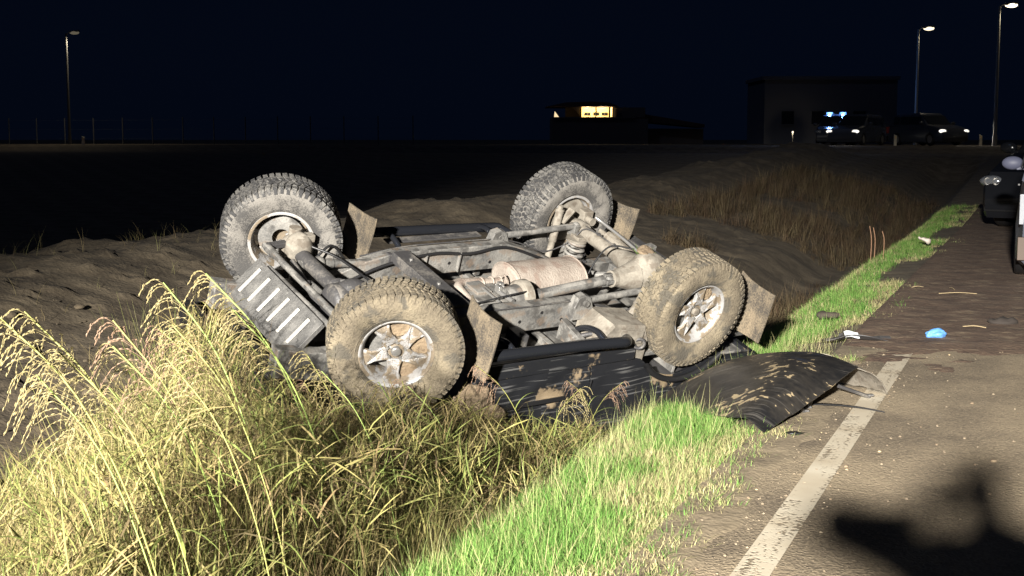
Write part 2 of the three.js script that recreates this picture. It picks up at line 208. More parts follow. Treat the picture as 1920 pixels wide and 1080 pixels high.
function wheel(x, z, steer, turn, muddy, mudGaps, inner) {
  const w = part('wheel', wreck); w.position.set(x, 0, z); w.rotation.set(0, steer, 0);
  const sgn = z > 0 ? 1 : -1, o = (n, g, m) => { const k = new THREE.Mesh(g, m); k.name = n; k.castShadow = k.receiveShadow = true; k.rotation.set(0, sgn > 0 ? 0 : Math.PI, turn); w.add(k); return k; };
  o('tyre', TY.carcass, muddy ? M.rubberMud : M.rubberGrey); o('tread', TY.tread, muddy ? M.rubberMud : M.tread); o('rim', rimGeo, M.alloy);
  for (let i = 0; i < 5; i++) { const s = o('spoke', spokeGeo, M.alloy); s.rotation.z = turn + i * Math.PI * 0.4; const a = turn + (i + 0.5) * Math.PI * 0.4; const n = o('wheel_nut', nutGeo, M.metal); n.position.set(0.057 * Math.cos(a) * sgn, 0.057 * Math.sin(a), 0.056 * sgn); }
  o('centre_cap', capGeo, inner === 'front' ? M.steel : M.beige);
  for (const i of mudGaps) { // mud packed between two spokes
    const a0 = turn + (i + 0.5) * Math.PI * 0.4, g = lump(new THREE.CylinderGeometry(0.048, 0.06, 0.05, 20, 6).rotateX(Math.PI / 2).scale(1.15, 1.3, 0.8), 0.012, 30, 300 + i + Math.round(x * 10)).translate(0.145, 0, 0.028);
    const k = mesh('packed_mud', g.rotateZ(a0), M.mud, w);
  }
  const dz = -0.045 * sgn; // brake disc and backing plate on the inner side
  mesh('brake_disc', lathe([[0.06, -0.01], [0.15, -0.01], [0.15, 0.01], [0.06, 0.01]], 36, 'z').translate(0, 0, dz * 0.4), M.metal, w);
  if (inner === 'rear') mesh('backing_plate', [lathe([[0.03, 0.0], [0.1, 0.006], [0.172, -0.004], [0.178, -0.016]].map(([a, b]) => [a, -b * sgn]), 36, 'z').translate(0, 0, dz * 1.4), box(0.07, 0.13, 0.05, 0.12, -0.03, dz)], M.beige, w);
  else mesh('brake_caliper', [box(0.085, 0.15, 0.09, -0.135, 0.02, dz * 0.8), rod([-0.135, 0.05, dz], [-0.135, 0.05, dz * 2.2], 0.03)], M.dark, w);
  return w;
}
wheel(1.18, 0.743, 0.45, 0.35, true, [1, 2, 3], 'front');
wheel(1.18, -0.743, 0.45, 0.9, false, [], 'front');
wheel(-1.18, 0.743, 0, -0.2, true, [3], 'rear');
wheel(-1.18, -0.743, 0, 0.5, false, [], 'rear');
// --- chassis
const railPts = [[1.78, 0.20], [1.48, 0.26], [1.02, 0.26], [0.72, 0.15], [0.5, 0.105], [-0.42, 0.105], [-0.72, 0.2], [-1.0, 0.33], [-1.45, 0.33], [-1.9, 0.24]];
function railOutline(h) { const a = [], b = []; railPts.forEach(([x, y]) => { a.push([x, y - h]); b.unshift([x, y + h]); }); return [...a, ...b]; }
for (const s of [1, -1]) {
  const r = mesh('chassis_rail', prism(railOutline(0.088).reverse(), 0.084, 0.007).translate(0, 0, s * 0.43 - 0.042), M.metal, wreck);
  for (const x of [0.36, 0.26, -0.02]) if (s < 0) mesh('gusset', box(0.012, 0.15, 0.03, x, 0.11, s * 0.43 + 0.052), M.metal, r);
  for (const [x, y] of [[0.3, 0.08], [0.24, 0.085], [0.05, 0.12], [-0.12, 0.07], [-0.3, 0.14]]) mesh('bolt_hole', new THREE.CylinderGeometry(0.012, 0.012, 0.002, 12).rotateX(Math.PI / 2).translate(x, y, 0.43 * s + 0.0432), M.black, r);
  mesh('arm_bracket', [prism([[-0.34, 0.03], [-0.36, -0.035], [-0.41, -0.05], [-0.46, -0.03], [-0.5, 0.05], [-0.5, 0.12], [-0.34, 0.12]], 0.07, 0.006).translate(0, 0, s * 0.5 - 0.035), rod([-0.42, 0.0, s * 0.46], [-0.42, 0.0, s * 0.555], 0.022)], M.metal, r);
}
mesh('gearbox_crossmember', [box(0.13, 0.075, 0.78, 0.47, 0.03, 0), box(0.17, 0.09, 0.05, 0.47, 0.06, 0.41), box(0.17, 0.09, 0.05, 0.47, 0.06, -0.41)], M.dark, wreck);
mesh('centre_crossmember', [box(0.1, 0.1, 0.78, -0.62, 0.2, 0)], M.metal, wreck);
mesh('rear_crossmember', [box(0.09, 0.17, 1.36, -1.86, 0.26, 0), box(0.14, 0.05, 0.3, -1.92, 0.3, 0)], M.dark, wreck);
for (const q of [[[-1.48, 0.12, 0.16], [-1.86, 0.2, 0.16], 0.022], [[-1.48, 0.12, -0.16], [-1.86, 0.2, -0.16], 0.022], [[-1.62, 0.1, -0.42], [-1.62, 0.1, 0.5], 0.026], [[-1.7, 0.13, -0.3], [-1.7, 0.13, 0.55], 0.02]]) mesh('tow_bar', rod(...q), M.dark, wreck);
// --- front axle
const fa = part('front_axle', wreck);
mesh('axle_tube', [rod([1.18, 0, -0.56], [1.18, 0, 0.56], 0.048, 0.048, 18), rod([1.18, 0, 0.02], [1.18, 0, 0.1], 0.075, 0.06, 18)], M.dark, fa);
mesh('differential', [ball(0.155, 1.18, 0, 0.2, 1, 1, 0.72, 24), lathe([[0.0, 0.15], [0.09, 0.14], [0.125, 0.11], [0.13, 0.03], [0.1, 0.0]], 24, 'x').translate(1.2, 0, 0.2), rod([1.08, 0, 0.2], [0.93, 0.0, 0.2], 0.075, 0.05, 18)], M.dark, fa);
for (let i = 0; i < 10; i++) { const a = i / 10 * Math.PI * 2; mesh('cover_bolt', rod([1.22, 0.138 * Math.sin(a), 0.2 + 0.138 * Math.cos(a)], [1.245, 0.138 * Math.sin(a), 0.2 + 0.138 * Math.cos(a)], 0.009, 0.009, 6), M.steel, fa); }
for (const s of [-1, 1]) {
  mesh('swivel_housing', [ball(0.105, 1.18, 0, s * 0.55, 1, 1, 0.9, 20), lump(new THREE.SphereGeometry(0.105, 22, 16).scale(1, 1.15, 0.65), 0.016, 14, 51).translate(1.18, -0.01, s * 0.5), rod([1.18, -0.14, s * 0.575], [1.18, 0.14, s * 0.575], 0.042), box(0.09, 0.05, 0.06, 1.13, -0.1, s * 0.5)], M.beige, fa);
  mesh('steering_arm', [box(0.2, 0.035, 0.05, 1.3, -0.05, s * 0.53, 0, s * 0.15), ball(0.03, 1.4, -0.05, s * 0.5)], M.dark, fa);
  mesh('front_shock', [rod([1.18, -0.01, s * 0.42], [1.2, 0.34, s * 0.44], 0.032), rod([1.2, 0.3, s * 0.44], [1.2, 0.45, s * 0.44], 0.018)], M.metal, fa);
  const pts = []; for (let i = 0; i <= 110; i++) { const t = i / 110, a = t * Math.PI * 2 * 5.5; pts.push([1.18 + 0.062 * Math.cos(a), 0.05 + t * 0.27, s * 0.42 + 0.062 * Math.sin(a)]); }
  mesh('coil_spring', tube(pts, 0.011, 180, 7), M.dark, fa);
  mesh('radius_arm', [rod([1.24, 0.02, s * 0.36], [0.98, 0.05, s * 0.4], 0.034), rod([0.98, 0.05, s * 0.4], [0.52, 0.1, s * 0.43], 0.028), ball(0.045, 1.09, 0.03, s * 0.385, 1.2, 1, 1)], M.metal, fa);
}
mesh('track_rod', [rod([1.41, -0.055, -0.53], [1.41, -0.055, 0.53], 0.021, 0.021, 14), rod([1.41, -0.055, -0.47], [1.41, -0.055, -0.38], 0.028, 0.028, 14)], M.metal, fa);
mesh('drag_link', [rod([1.45, 0.02, -0.36], [1.45, 0.0, 0.5], 0.019, 0.019, 14)], M.metal, fa);
mesh('panhard_rod', [tube([[1.28, 0.0, -0.38], [1.3, 0.02, -0.2], [1.3, 0.1, 0.1], [1.28, 0.16, 0.4]], 0.02, 24, 10)], M.dark, fa);
mesh('front_propshaft', [rod([0.92, 0.0, 0.2], [0.2, 0.12, 0.22], 0.027, 0.027, 14), ball(0.045, 0.9, 0.0, 0.2)], M.metal, fa);
for (const q of [[[1.1, 0.02, -0.42], [0.98, -0.06, -0.44], [0.86, 0.05, -0.45], [0.8, 0.16, -0.45]], [[1.14, -0.06, -0.48], [0.98, -0.02, -0.35], [0.82, 0.08, -0.25], [0.7, 0.16, -0.2]]]) mesh('brake_hose', tube(q, 0.009, 24, 6), M.black, fa);
// --- rear axle
const ra = part('rear_axle', wreck);
mesh('axle_tube', [rod([-1.18, 0, -0.64], [-1.18, 0, 0.64], 0.05, 0.05, 20), rod([-1.18, 0, -0.56], [-1.18, 0, -0.46], 0.064, 0.064, 18), rod([-1.18, 0, -0.06], [-1.18, 0, 0.14], 0.058, 0.1, 18)], M.beige, ra);
mesh('differential', [lump(new THREE.SphereGeometry(0.165, 30, 22).scale(1, 1, 0.78), 0.012, 12, 71).translate(-1.18, -0.01, 0.27), rod([-1.06, -0.01, 0.27], [-0.9, 0.0, 0.26], 0.11, 0.06, 20), rod([-0.9, 0, 0.26], [-0.86, 0.0, 0.26], 0.06, 0.06, 20), lathe([[0, 0.13], [0.08, 0.125], [0.13, 0.1], [0.15, 0.06], [0.15, 0.03]], 24, 'x').rotateY(Math.PI).translate(-1.2, -0.01, 0.27)], M.beige, ra);
for (const s of [-1, 1]) {
  mesh('trailing_arm', [rod([-0.44, 0.0, s * 0.5], [-1.14, -0.035, s * 0.5], 0.024, 0.024, 12), ball(0.036, -1.12, -0.03, s * 0.5), box(0.09, 0.1, 0.08, -1.13, 0, s * 0.5)], M.metal, ra);
  const pts = []; for (let i = 0; i <= 130; i++) { const t = i / 130, a = t * Math.PI * 2 * 6; pts.push([-1.1 + 0.066 * Math.cos(a), 0.055 + t * 0.27, s * 0.43 + 0.066 * Math.sin(a)]); }
  mesh('coil_spring', tube(pts, 0.0125, 200, 8), M.metal, ra);
  mesh('spring_top', new THREE.CylinderGeometry(0.085, 0.07, 0.05, 24).translate(-1.1, 0.35, s * 0.43), M.beige, ra);
  mesh('spring_seat', [new THREE.CylinderGeometry(0.08, 0.08, 0.016, 24).translate(-1.1, 0.04, s * 0.43), box(0.12, 0.04, 0.1, -1.13, 0.03, s * 0.43)], M.beige, ra);
  mesh('shock_absorber', [rod([-0.985, -0.15, s * 0.56], [-0.93, 0.08, s * 0.5], 0.03, 0.03, 14), rod([-0.93, 0.08, s * 0.5], [-0.88, 0.3, s * 0.46], 0.024, 0.024, 14), lathe([[0.03, 0], [0.036, 0.006], [0.03, 0.012], [0.036, 0.02], [0.03, 0.028]], 14).translate(-0.985, -0.15, s * 0.56), rod([-0.985, -0.18, s * 0.56], [-0.985, -0.15, s * 0.56], 0.02), box(0.13, 0.02, 0.06, -1.05, -0.1, s * 0.545, 0, 0, 0.9)], M.beige, ra);
  mesh('brake_caliper', [box(0.09, 0.12, 0.08, -1.3, -0.04, s * 0.62), rod([-1.3, -0.04, s * 0.52], [-1.3, -0.04, s * 0.6], 0.03)], M.beige, ra);
}
mesh('anti_roll_bar', [tube([[-1.3, -0.09, -0.5], [-1.33, -0.07, -0.42], [-1.36, -0.04, -0.2], [-1.38, 0.0, 0.1], [-1.4, 0.02, 0.42], [-1.25, 0.03, 0.5]], 0.013, 40, 8)], M.steel, ra);
mesh('upper_link', [rod([-1.16, 0.13, 0.0], [-0.62, 0.22, 0.36], 0.026), rod([-1.16, 0.13, 0.0], [-0.62, 0.22, -0.36], 0.026), box(0.1, 0.1, 0.1, -1.16, 0.1, 0)], M.metal, ra);
mesh('damper_canister', [rod([-1.33, 0.0, -0.36], [-1.34, 0.03, -0.05], 0.042, 0.042, 16), ball(0.042, -1.34, 0.03, -0.05), rod([-1.33, 0, -0.45], [-1.33, 0, -0.36], 0.02)], M.beige, ra);
mesh('rear_propshaft', [rod([-0.2, 0.08, 0.235], [-0.8, 0.01, 0.255], 0.036, 0.036, 18), rod([-0.27, 0.072, 0.237], [-0.19, 0.082, 0.235], 0.043, 0.03, 18), box(0.07, 0.1, 0.03, -0.83, 0.005, 0.257), box(0.07, 0.03, 0.1, -0.83, 0.005, 0.257), ball(0.04, -0.84, 0, 0.258)], M.metal, ra);
mesh('handbrake_drum', [lathe([[0.02, -0.05], [0.1, -0.05], [0.118, -0.04], [0.122, 0.02], [0.11, 0.03], [0.104, -0.02], [0.05, -0.03], [0.03, -0.03]], 36, 'x').rotateY(Math.PI).translate(-0.13, 0.08, 0.235)], M.beige, wreck);
{ // turf caught on the differential
  const g = []; const q = rng(5); for (let i = 0; i < 60; i++) { const a = q() * 6.28, r = q() * 0.05, l = 0.04 + q() * 0.06; g.push(rod([-1.17 + r * Math.cos(a), -0.13, 0.2 + r * Math.sin(a)], [-1.17 + (r + l * 0.6) * Math.cos(a), -0.19 + q() * 0.06, 0.2 + (r + l * 0.6) * Math.sin(a)], 0.0022, 0.0006, 3)); }
  const t = mesh('caught_turf', g, flat(0.09, 0.14, 0.03, { roughness: 0.9 }), ra); mesh('caught_mud', lump(new THREE.SphereGeometry(0.07, 18, 12).scale(1, 0.35, 1), 0.02, 22, 75).translate(-1.17, -0.165, 0.21), M.mud, ra);
}
// --- gearbox, transfer box, engine, exhaust, tank
mesh('transfer_box', [box(0.28, 0.24, 0.34, 0.08, 0.2, 0.17), box(0.16, 0.14, 0.16, -0.0, 0.13, 0.24), rod([0.02, 0.09, 0.235], [-0.1, 0.085, 0.235], 0.085, 0.1, 20), box(0.12, 0.06, 0.2, 0.12, 0.09, 0.05)], M.metal, wreck);
mesh('gearbox', [rod([0.2, 0.2, 0.02], [0.75, 0.2, 0.0], 0.12, 0.17, 18), box(0.3, 0.14, 0.2, 0.42, 0.17, 0)], M.metal, wreck);
mesh('engine', [box(0.62, 0.3, 0.34, 1.05, 0.42, 0), box(0.42, 0.14, 0.26, 1.0, 0.24, -0.02), rod([0.7, 0.3, 0.0], [0.78, 0.3, 0], 0.19, 0.19, 20)], M.dark, wreck);
for (const q of [rod([0.02, 0.03, 0.12], [-0.1, 0.03, 0.3], 0.01), rod([0.05, 0.04, 0.2], [0.03, 0.04, 0.34], 0.016), box(0.03, 0.05, 0.05, 0.04, 0.03, 0.18), box(0.04, 0.05, 0.04, 0.0, 0.03, 0.14), rod([0.12, 0.05, 0.12], [0.12, 0.05, 0.32], 0.009)]) mesh('linkage', q, M.steel, wreck);
const muffler = mesh('muffler', [lathe([[0.001, -0.31], [0.1, -0.31], [0.112, -0.306], [0.118, -0.295], [0.12, 0], [0.118, 0.295], [0.112, 0.306], [0.1, 0.31], [0.001, 0.31]], 44, 'x').scale(1, 1.06, 1.45).translate(-0.5, 0.12, -0.05)], M.muffler, wreck);
for (const x of [-0.79, -0.21]) mesh('seam', lathe([[0.117, -0.006], [0.1245, -0.004], [0.1245, 0.004], [0.117, 0.006]], 40, 'x').scale(1, 1.06, 1.45).translate(x, 0.12, -0.05), M.muffler, muffler);
const pipe = mesh('exhaust_pipe', [tube([[-0.18, 0.1, -0.02], [-0.05, 0.095, -0.02], [0.12, 0.085, -0.03], [0.2, 0.08, -0.02], [0.25, 0.085, 0.03], [0.25, 0.1, 0.12], [0.25, 0.12, 0.22], [0.3, 0.16, 0.32]], 0.034, 60, 14, false, 0.4)], M.muffler, wreck);
mesh('tail_pipe', [tube([[-0.78, 0.14, -0.05], [-0.92, 0.16, -0.08], [-1.02, 0.24, -0.12], [-1.2, 0.27, -0.14], [-1.4, 0.22, -0.2], [-1.8, 0.15, -0.36]], 0.03, 40, 12)], M.muffler, wreck);
for (const x of [-0.05, 0.03, -0.12]) mesh('pipe_clamp', new THREE.TorusGeometry(0.038, 0.007, 8, 24).rotateY(Math.PI / 2).translate(x, 0.094, -0.022), M.muffler, pipe);
mesh('pipe_hanger', tube([[-0.12, 0.13, -0.02], [-0.11, 0.02, 0.02], [-0.1, 0.05, 0.08], [-0.04, 0.08, 0.12]], 0.006, 20, 6), M.muffler, pipe);
const tank = mesh('fuel_tank', [prism([[-0.42, 0.14], [-0.5, 0.06], [-0.78, 0.1], [-0.83, 0.2], [-0.83, 0.42], [-0.42, 0.42]].reverse(), 0.28, 0.015).translate(0, 0, 0.5)], M.beige, wreck);
mesh('hose_ring', new THREE.TorusGeometry(0.035, 0.012, 8, 20).rotateY(0.5).translate(-0.74, 0.2, 0.8), M.dark, tank);
mesh('filler_hose', [tube([[-0.3, 0.2, 0.62], [-0.42, 0.15, 0.68], [-0.5, 0.16, 0.72], [-0.58, 0.19, 0.74]], 0.016, 20, 8)], M.dark, tank);
mesh('tank_mud', lump(new THREE.SphereGeometry(0.07, 16, 12).scale(1, 0.6, 0.6), 0.02, 20, 95).translate(-0.48, 0.2, 0.77), M.mud, tank);
mesh('tank_guard', [prism([[-0.55, 0.08], [-0.76, 0.115], [-0.76, 0.2], [-0.55, 0.2]].reverse(), 0.012, 0.002).translate(0, 0, 0.784)], M.beige, tank);
// --- steering guard under the nose
T.guard = texture(512, 0.5, (u, v) => { const a = fbm(u * 6, v * 6, 481, 6, 6), b = fbm(u * 70, v * 70, 483, 2, 70); return [...mixc([0.06, 0.06, 0.06], [0.19, 0.185, 0.175], clamp(a * 1.5 - 0.3 + (b - 0.5) * 0.5)), b]; });
M.guard = mat(T.guard, { bump: 0.003, roughness: 0.55, metalness: 0.2 }); M.rib = flat(0.42, 0.41, 0.38, { roughness: 0.5, metalness: 0.2 });
const guard = part('steering_guard', wreck); guard.position.set(1.58, 0.085, 0); guard.rotation.z = Math.PI / 4 + 0.05;
mesh('guard_plate', [box(0.27, 0.008, 0.86, 0, 0, 0), box(0.05, 0.008, 0.86, 0.15, 0.018, 0, 0, 0, 0.8), box(0.26, 0.03, 0.007, 0, 0.012, 0.428), box(0.26, 0.03, 0.007, 0, 0.012, -0.428)], M.guard, guard);
for (let i = 0; i < 6; i++) mesh('louvre', [box(0.19, 0.02, 0.022, 0.0, -0.012, -0.33 + i * 0.132, 0.5, 0, 0)], M.rib, guard);
for (const [x, z] of [[-0.11, -0.36], [-0.11, 0.0], [-0.11, 0.36], [0.1, -0.3], [0.1, 0.3]]) mesh('guard_bolt', [rod([x, -0.012, z], [x, 0, z], 0.012, 0.012, 6)], M.steel, guard);
// --- side steps: a tube along each sill on two legs
for (const s of [1, -1]) {
  const st = part('side_step', wreck), L = s > 0 ? [0.56, -0.55] : [0.62, -0.7];
  mesh('step_tube', [tube([[L[0] + 0.08, 0.2, s * 0.78], [L[0] + 0.04, 0.12, s * 0.84], [L[0] - 0.03, 0.09, s * 0.87], [0.2, 0.095, s * 0.87], [-0.2, 0.105, s * 0.87], [L[1] + 0.04, 0.12, s * 0.87], [L[1] - 0.02, 0.135, s * 0.845], [L[1] - 0.06, 0.15, s * 0.78]], 0.036, 90, 14, false, 0.35), lathe([[0, 0.01], [0.03, 0.008], [0.036, -0.004]], 16, 'x').rotateY(Math.PI * 0.35).translate(L[1] - 0.06, 0.15, s * 0.78)], M.gloss, st);
  for (const x of s > 0 ? [0.36, -0.36] : [0.3, -0.52]) mesh('step_leg', [tube([[x, 0.1, s * 0.86], [x, 0.08, s * 0.76], [x, 0.12, s * 0.64], [x, 0.22, s * 0.52]], 0.021, 24, 10)], M.gloss, st);
  mesh('step_tread', [box(0.8, 0.012, 0.07, -0.08, 0.13, s * 0.8)], M.dark, st);
}
// --- mud flaps
function flap(x, z0, z1, y0, y1, bend, m, seed) {
  const g = sheet((s, t) => V(x + bend * Math.sin(t * 1.6) * (1 - 0.4 * s) + 0.02 * Math.sin(s * 3 + seed), lerp(y1, y0, t) + 0.035 * s * t + 0.02 * Math.sin(s * Math.PI) * t, lerp(z0, z1, s) * (1 + 0.0 * t)), 10, 12, 0.009);
  return mesh('mud_flap', g, m, wreck);
}
T.flap = texture(512, 0.5, (u, v) => { const a = fbm(u * 5, v * 5, 471, 6, 5), b = fbm(u * 70, v * 70, 473, 3, 70), r = fbm(u * 40, v * 5, 475, 3, 0); return [...mixc([0.05, 0.043, 0.034], [0.21, 0.165, 0.108], clamp(a * 1.1 + r * 0.5 - 0.45 + (b - 0.5) * 0.9)), 0.5 * a + 0.5 * b]; });
M.flap = mat(T.flap, { bump: 0.006, roughness: 0.9 });
flap(0.66, 0.66, 0.97, -0.235, 0.2, -0.04, M.flap, 1); flap(-1.74, 0.62, 0.94, -0.165, 0.25, -0.03, M.flap, 2);
flap(0.66, -0.52, -0.86, -0.19, 0.2, -0.05, M.flap, 3); flap(-1.74, -0.57, -0.88, -0.1, 0.25, -0.04, M.flap, 4);
// --- pipes, cables and small brackets along the chassis
for (const s of [1, -1]) {
  mesh('brake_pipe', tube([[0.72, 0.06, s * 0.485], [0.4, 0.012, s * 0.478], [0.0, 0.008, s * 0.48], [-0.36, 0.01, s * 0.478], [-0.6, 0.06, s * 0.49], [-0.85, 0.14, s * 0.47], [-1.05, 0.06, s * 0.44], [-1.14, -0.055, s * 0.4], [-1.17, -0.06, s * 0.1]], 0.005, 60, 6), M.dark, wreck);
  mesh('wiring_loom', tube([[0.9, 0.2, s * 0.37], [0.6, 0.08, s * 0.36], [0.2, 0.03, s * 0.375], [-0.1, 0.05, s * 0.37], [-0.4, 0.03, s * 0.38], [-0.7, 0.12, s * 0.36], [-1.0, 0.24, s * 0.37]], 0.011, 50, 6), M.black, wreck);
  mesh('bump_stop', [lathe([[0.001, -0.05], [0.022, -0.045], [0.03, -0.02], [0.026, 0], [0.034, 0.02], [0.034, 0.03]], 14).translate(-1.18, 0.19, s * 0.43), box(0.08, 0.02, 0.07, -1.18, 0.225, s * 0.43)], M.dark, wreck);
  mesh('body_mount', [box(0.08, 0.09, 0.14, 0.1, 0.19, s * 0.54), rod([0.1, 0.13, s * 0.58], [0.1, 0.25, s * 0.58], 0.016)], M.dark, wreck);
  mesh('outrigger', [prism([[0.0, 0], [0.3, 0.05], [0.3, 0.1], [0.0, 0.14]], 0.05, 0.004).rotateY(-s * Math.PI / 2).translate(-0.3, 0.14, s * 0.47)], M.metal, wreck);
}
mesh('heat_shield', sheet((a, b) => V(lerp(-0.18, 0.32, a), 0.235 + 0.02 * Math.sin(a * 20) * 0.3 - 0.03 * Math.sin(b * 3.1), lerp(-0.36, -0.02, b)), 16, 8, 0.004), M.muffler, wreck);
mesh('handbrake_cable', tube([[-0.12, 0.0, 0.3], [0.0, -0.01, 0.33], [0.16, 0.03, 0.3], [0.4, 0.1, 0.25]], 0.006, 24, 6), M.black, wreck);
mesh('vent_hose', tube([[-1.15, -0.14, 0.12], [-1.0, -0.12, 0.02], [-0.86, 0.04, 0.04], [-0.8, 0.18, 0.1]], 0.007, 24, 6), M.black, wreck);
mesh('axle_brace', [rod([-1.18, -0.045, -0.5], [-1.18, -0.05, 0.12], 0.007, 0.007, 6), box(0.03, 0.03, 0.02, -1.18, -0.05, -0.3), box(0.03, 0.03, 0.02, -1.18, -0.05, -0.12)], M.dark, ra);
for (const [x, z] of [[-0.62, -0.3], [-0.62, 0.3], [0.47, -0.25], [0.47, 0.1]]) mesh('chassis_bolt', rod([x, x < 0 ? 0.14 : -0.018, z], [x, x < 0 ? 0.152 : -0.004, z], 0.014, 0.014, 6), M.steel, wreck);
for (const s of [1, -1]) for (const [cx, r] of [[-1.18, 0.475], [1.18, 0.505]]) mesh('arch_flare', tube(arcPts(cx, r, Math.PI - 0.75, 0.75, 10).map(([x, y]) => [x, y + 0.01, s * 0.835]), 0.022, 30, 8), M.black, wreck);
// --- body: sides with wheel arches, sills, floor, wings, crushed upper part in the ditch
function arcPts(cx, r, a0, a1, n) { const o = []; for (let i = 0; i <= n; i++) { const a = lerp(a0, a1, i / n); o.push([cx + r * Math.cos(a), 0.03 + r * Math.sin(a)]); } return o; }
const bodySide = [[-1.95, 0.42], ...arcPts(-1.18, 0.47, Math.PI - 0.95, 0.72, 12), [-0.72, 0.31], [0.56, 0.31], [0.66, 0.4], ...arcPts(1.18, 0.5, Math.PI - 0.9, 0.85, 12), [1.72, 0.46], [1.72, 0.98], [-1.95, 0.98]];
function dented(g, amt, seed, f = 3) { const p = g.attributes.position; for (let i = 0; i < p.count; i++) { const k = amt * (fbm(p.getX(i) * f, p.getY(i) * f, seed, 3) - 0.5) * 2; p.setZ(i, p.getZ(i) + k); } g.computeVertexNormals(); return g; }
function panel(x0, x1, yTop, yLow, z, amt, seed, thick = 0.03) { return sheet((s, t) => { const x = lerp(x0, x1, s), y = lerp(yTop(x), yLow, t); return V(x, y, z + amt * (fbm(x * 3, y * 4, seed, 4) - 0.5) * 2 + 0.05 * Math.sin(t * 2.2)); }, 40, 22, thick); }
const top = x => { const i = bodySide.findIndex((p, k) => k && bodySide[k - 1][0] <= x && p[0] >= x); if (i < 0) return 0.46; const a = bodySide[i - 1], b = bodySide[i]; return lerp(a[1], b[1], (x - a[0]) / Math.max(1e-6, b[0] - a[0])); };
for (const s of [1, -1]) {
  const f = (x0, x1, amt, seed) => { const g = panel(x0, x1, top, 0.97, 0.79, amt, seed); if (s < 0) g.scale(1, 1, -1); return g; };
  const flip = g => { if (s < 0) { const ix = g.toNonIndexed ? (g.index ? g.toNonIndexed() : g) : g, p = ix.attributes.position, n = ix.attributes.normal; for (let i = 0; i < p.count; i += 3) for (const a of [p, n]) { const t = [a.getX(i + 1), a.getY(i + 1), a.getZ(i + 1)]; a.setXYZ(i + 1, a.getX(i + 2), a.getY(i + 2), a.getZ(i + 2)); a.setXYZ(i + 2, ...t); } ix.computeVertexNormals(); return ix; } return g; };
  const door = mesh('door', flip(f(-0.36, 0.54, 0.03, 401)), M.paint, wreck);
  for (const x of [0.545, -0.365]) mesh('door_seam', box(0.008, 0.5, 0.01, x, 0.66, s * 0.832), M.black, door);
  mesh('rear_quarter', flip(f(-1.95, -0.375, 0.02, 407)), M.paint, wreck);
  mesh('front_wing', flip(f(0.555, 1.72, s > 0 ? 0.09 : 0.03, 411)), s > 0 ? M.dark : M.paint, wreck);
  mesh('trim_strip', box(0.86, 0.03, 0.012, 0.09, 0.5, s * 0.852), M.black, door);
  mesh('sill', [box(1.3, 0.1, 0.05, -0.08, 0.27, s * 0.775, s * 0.12), box(1.28, 0.02, 0.1, -0.08, 0.225, s * 0.73)], M.paint, wreck);
}
for (const g of [lump(lump(new THREE.SphereGeometry(0.16, 40, 28).scale(1.2, 1.0, 0.22), 0.06, 7, 451), 0.02, 26, 452).translate(0.62, 0.46, 0.845), lump(lump(new THREE.SphereGeometry(0.1, 30, 22).scale(1.1, 1.6, 0.22), 0.05, 9, 453), 0.015, 30, 454).translate(0.42, 0.62, 0.86)]) mesh('mud_smear', g, M.mud, wreck);
mesh('floor_pan', [box(1.75, 0.03, 1.5, -0.32, 0.33, 0), box(0.72, 0.03, 1.4, -1.56, 0.47, 0), box(0.03, 0.3, 1.5, 0.56, 0.46, 0), box(0.03, 0.2, 1.5, -1.2 + 0.0, 0.42, 0), ...[-0.95, -0.2, 0.12].map(x => box(0.05, 0.05, 1.46, x, 0.295, 0))], M.metal, wreck);
for (const s of [1, -1]) { mesh('inner_arch', [box(1.1, 0.03, 0.3, 1.18, 0.6, s * 0.62), box(0.03, 0.34, 0.3, 0.62, 0.46, s * 0.62)], M.dark, wreck); mesh('inner_arch', [box(1.0, 0.03, 0.3, -1.18, 0.55, s * 0.62), box(1.0, 0.24, 0.02, -1.18, 0.45, s * 0.475)], M.dark, wreck); }
mesh('front_panel', [box(0.06, 0.5, 1.5, 1.72, 0.7, 0), box(0.05, 0.2, 0.7, 1.7, 0.42, 0)], M.paint, wreck);
mesh('front_bumper', [box(0.1, 0.13, 1.3, 1.84, 0.42, 0)], M.black, wreck);
mesh('rear_panel', [box(0.05, 0.55, 1.56, -1.93, 0.7, 0)], M.paint, wreck);
mesh('waist_panel', [box(3.6, 0.04, 1.56, -0.1, 0.96, 0)], M.paint, wreck);
mesh('crushed_roof', [sheet((s, t) => V(lerp(-1.9, 0.55, s), 1.32 + 0.05 * Math.sin(s * 9) * Math.sin(t * 7), lerp(0.66, -0.7, t)), 24, 16, 0.02)], M.paint, wreck);
for (const s of [1, -1]) for (const x of [-1.85, -0.75, 0.1, 0.75]) mesh('roof_pillar', [rod([x, 0.96, s * 0.74], [Math.min(x, 0.5) - 0.05, 1.33, s * 0.66], 0.035)], M.paint, wreck);
for (const s of [1, -1]) for (const [w, x] of [[1.0, -1.28], [0.75, -0.32]]) mesh('side_window', box(w, 0.3, 0.006, x, 1.15, s * 0.7, s * 0.2), M.glass, wreck);

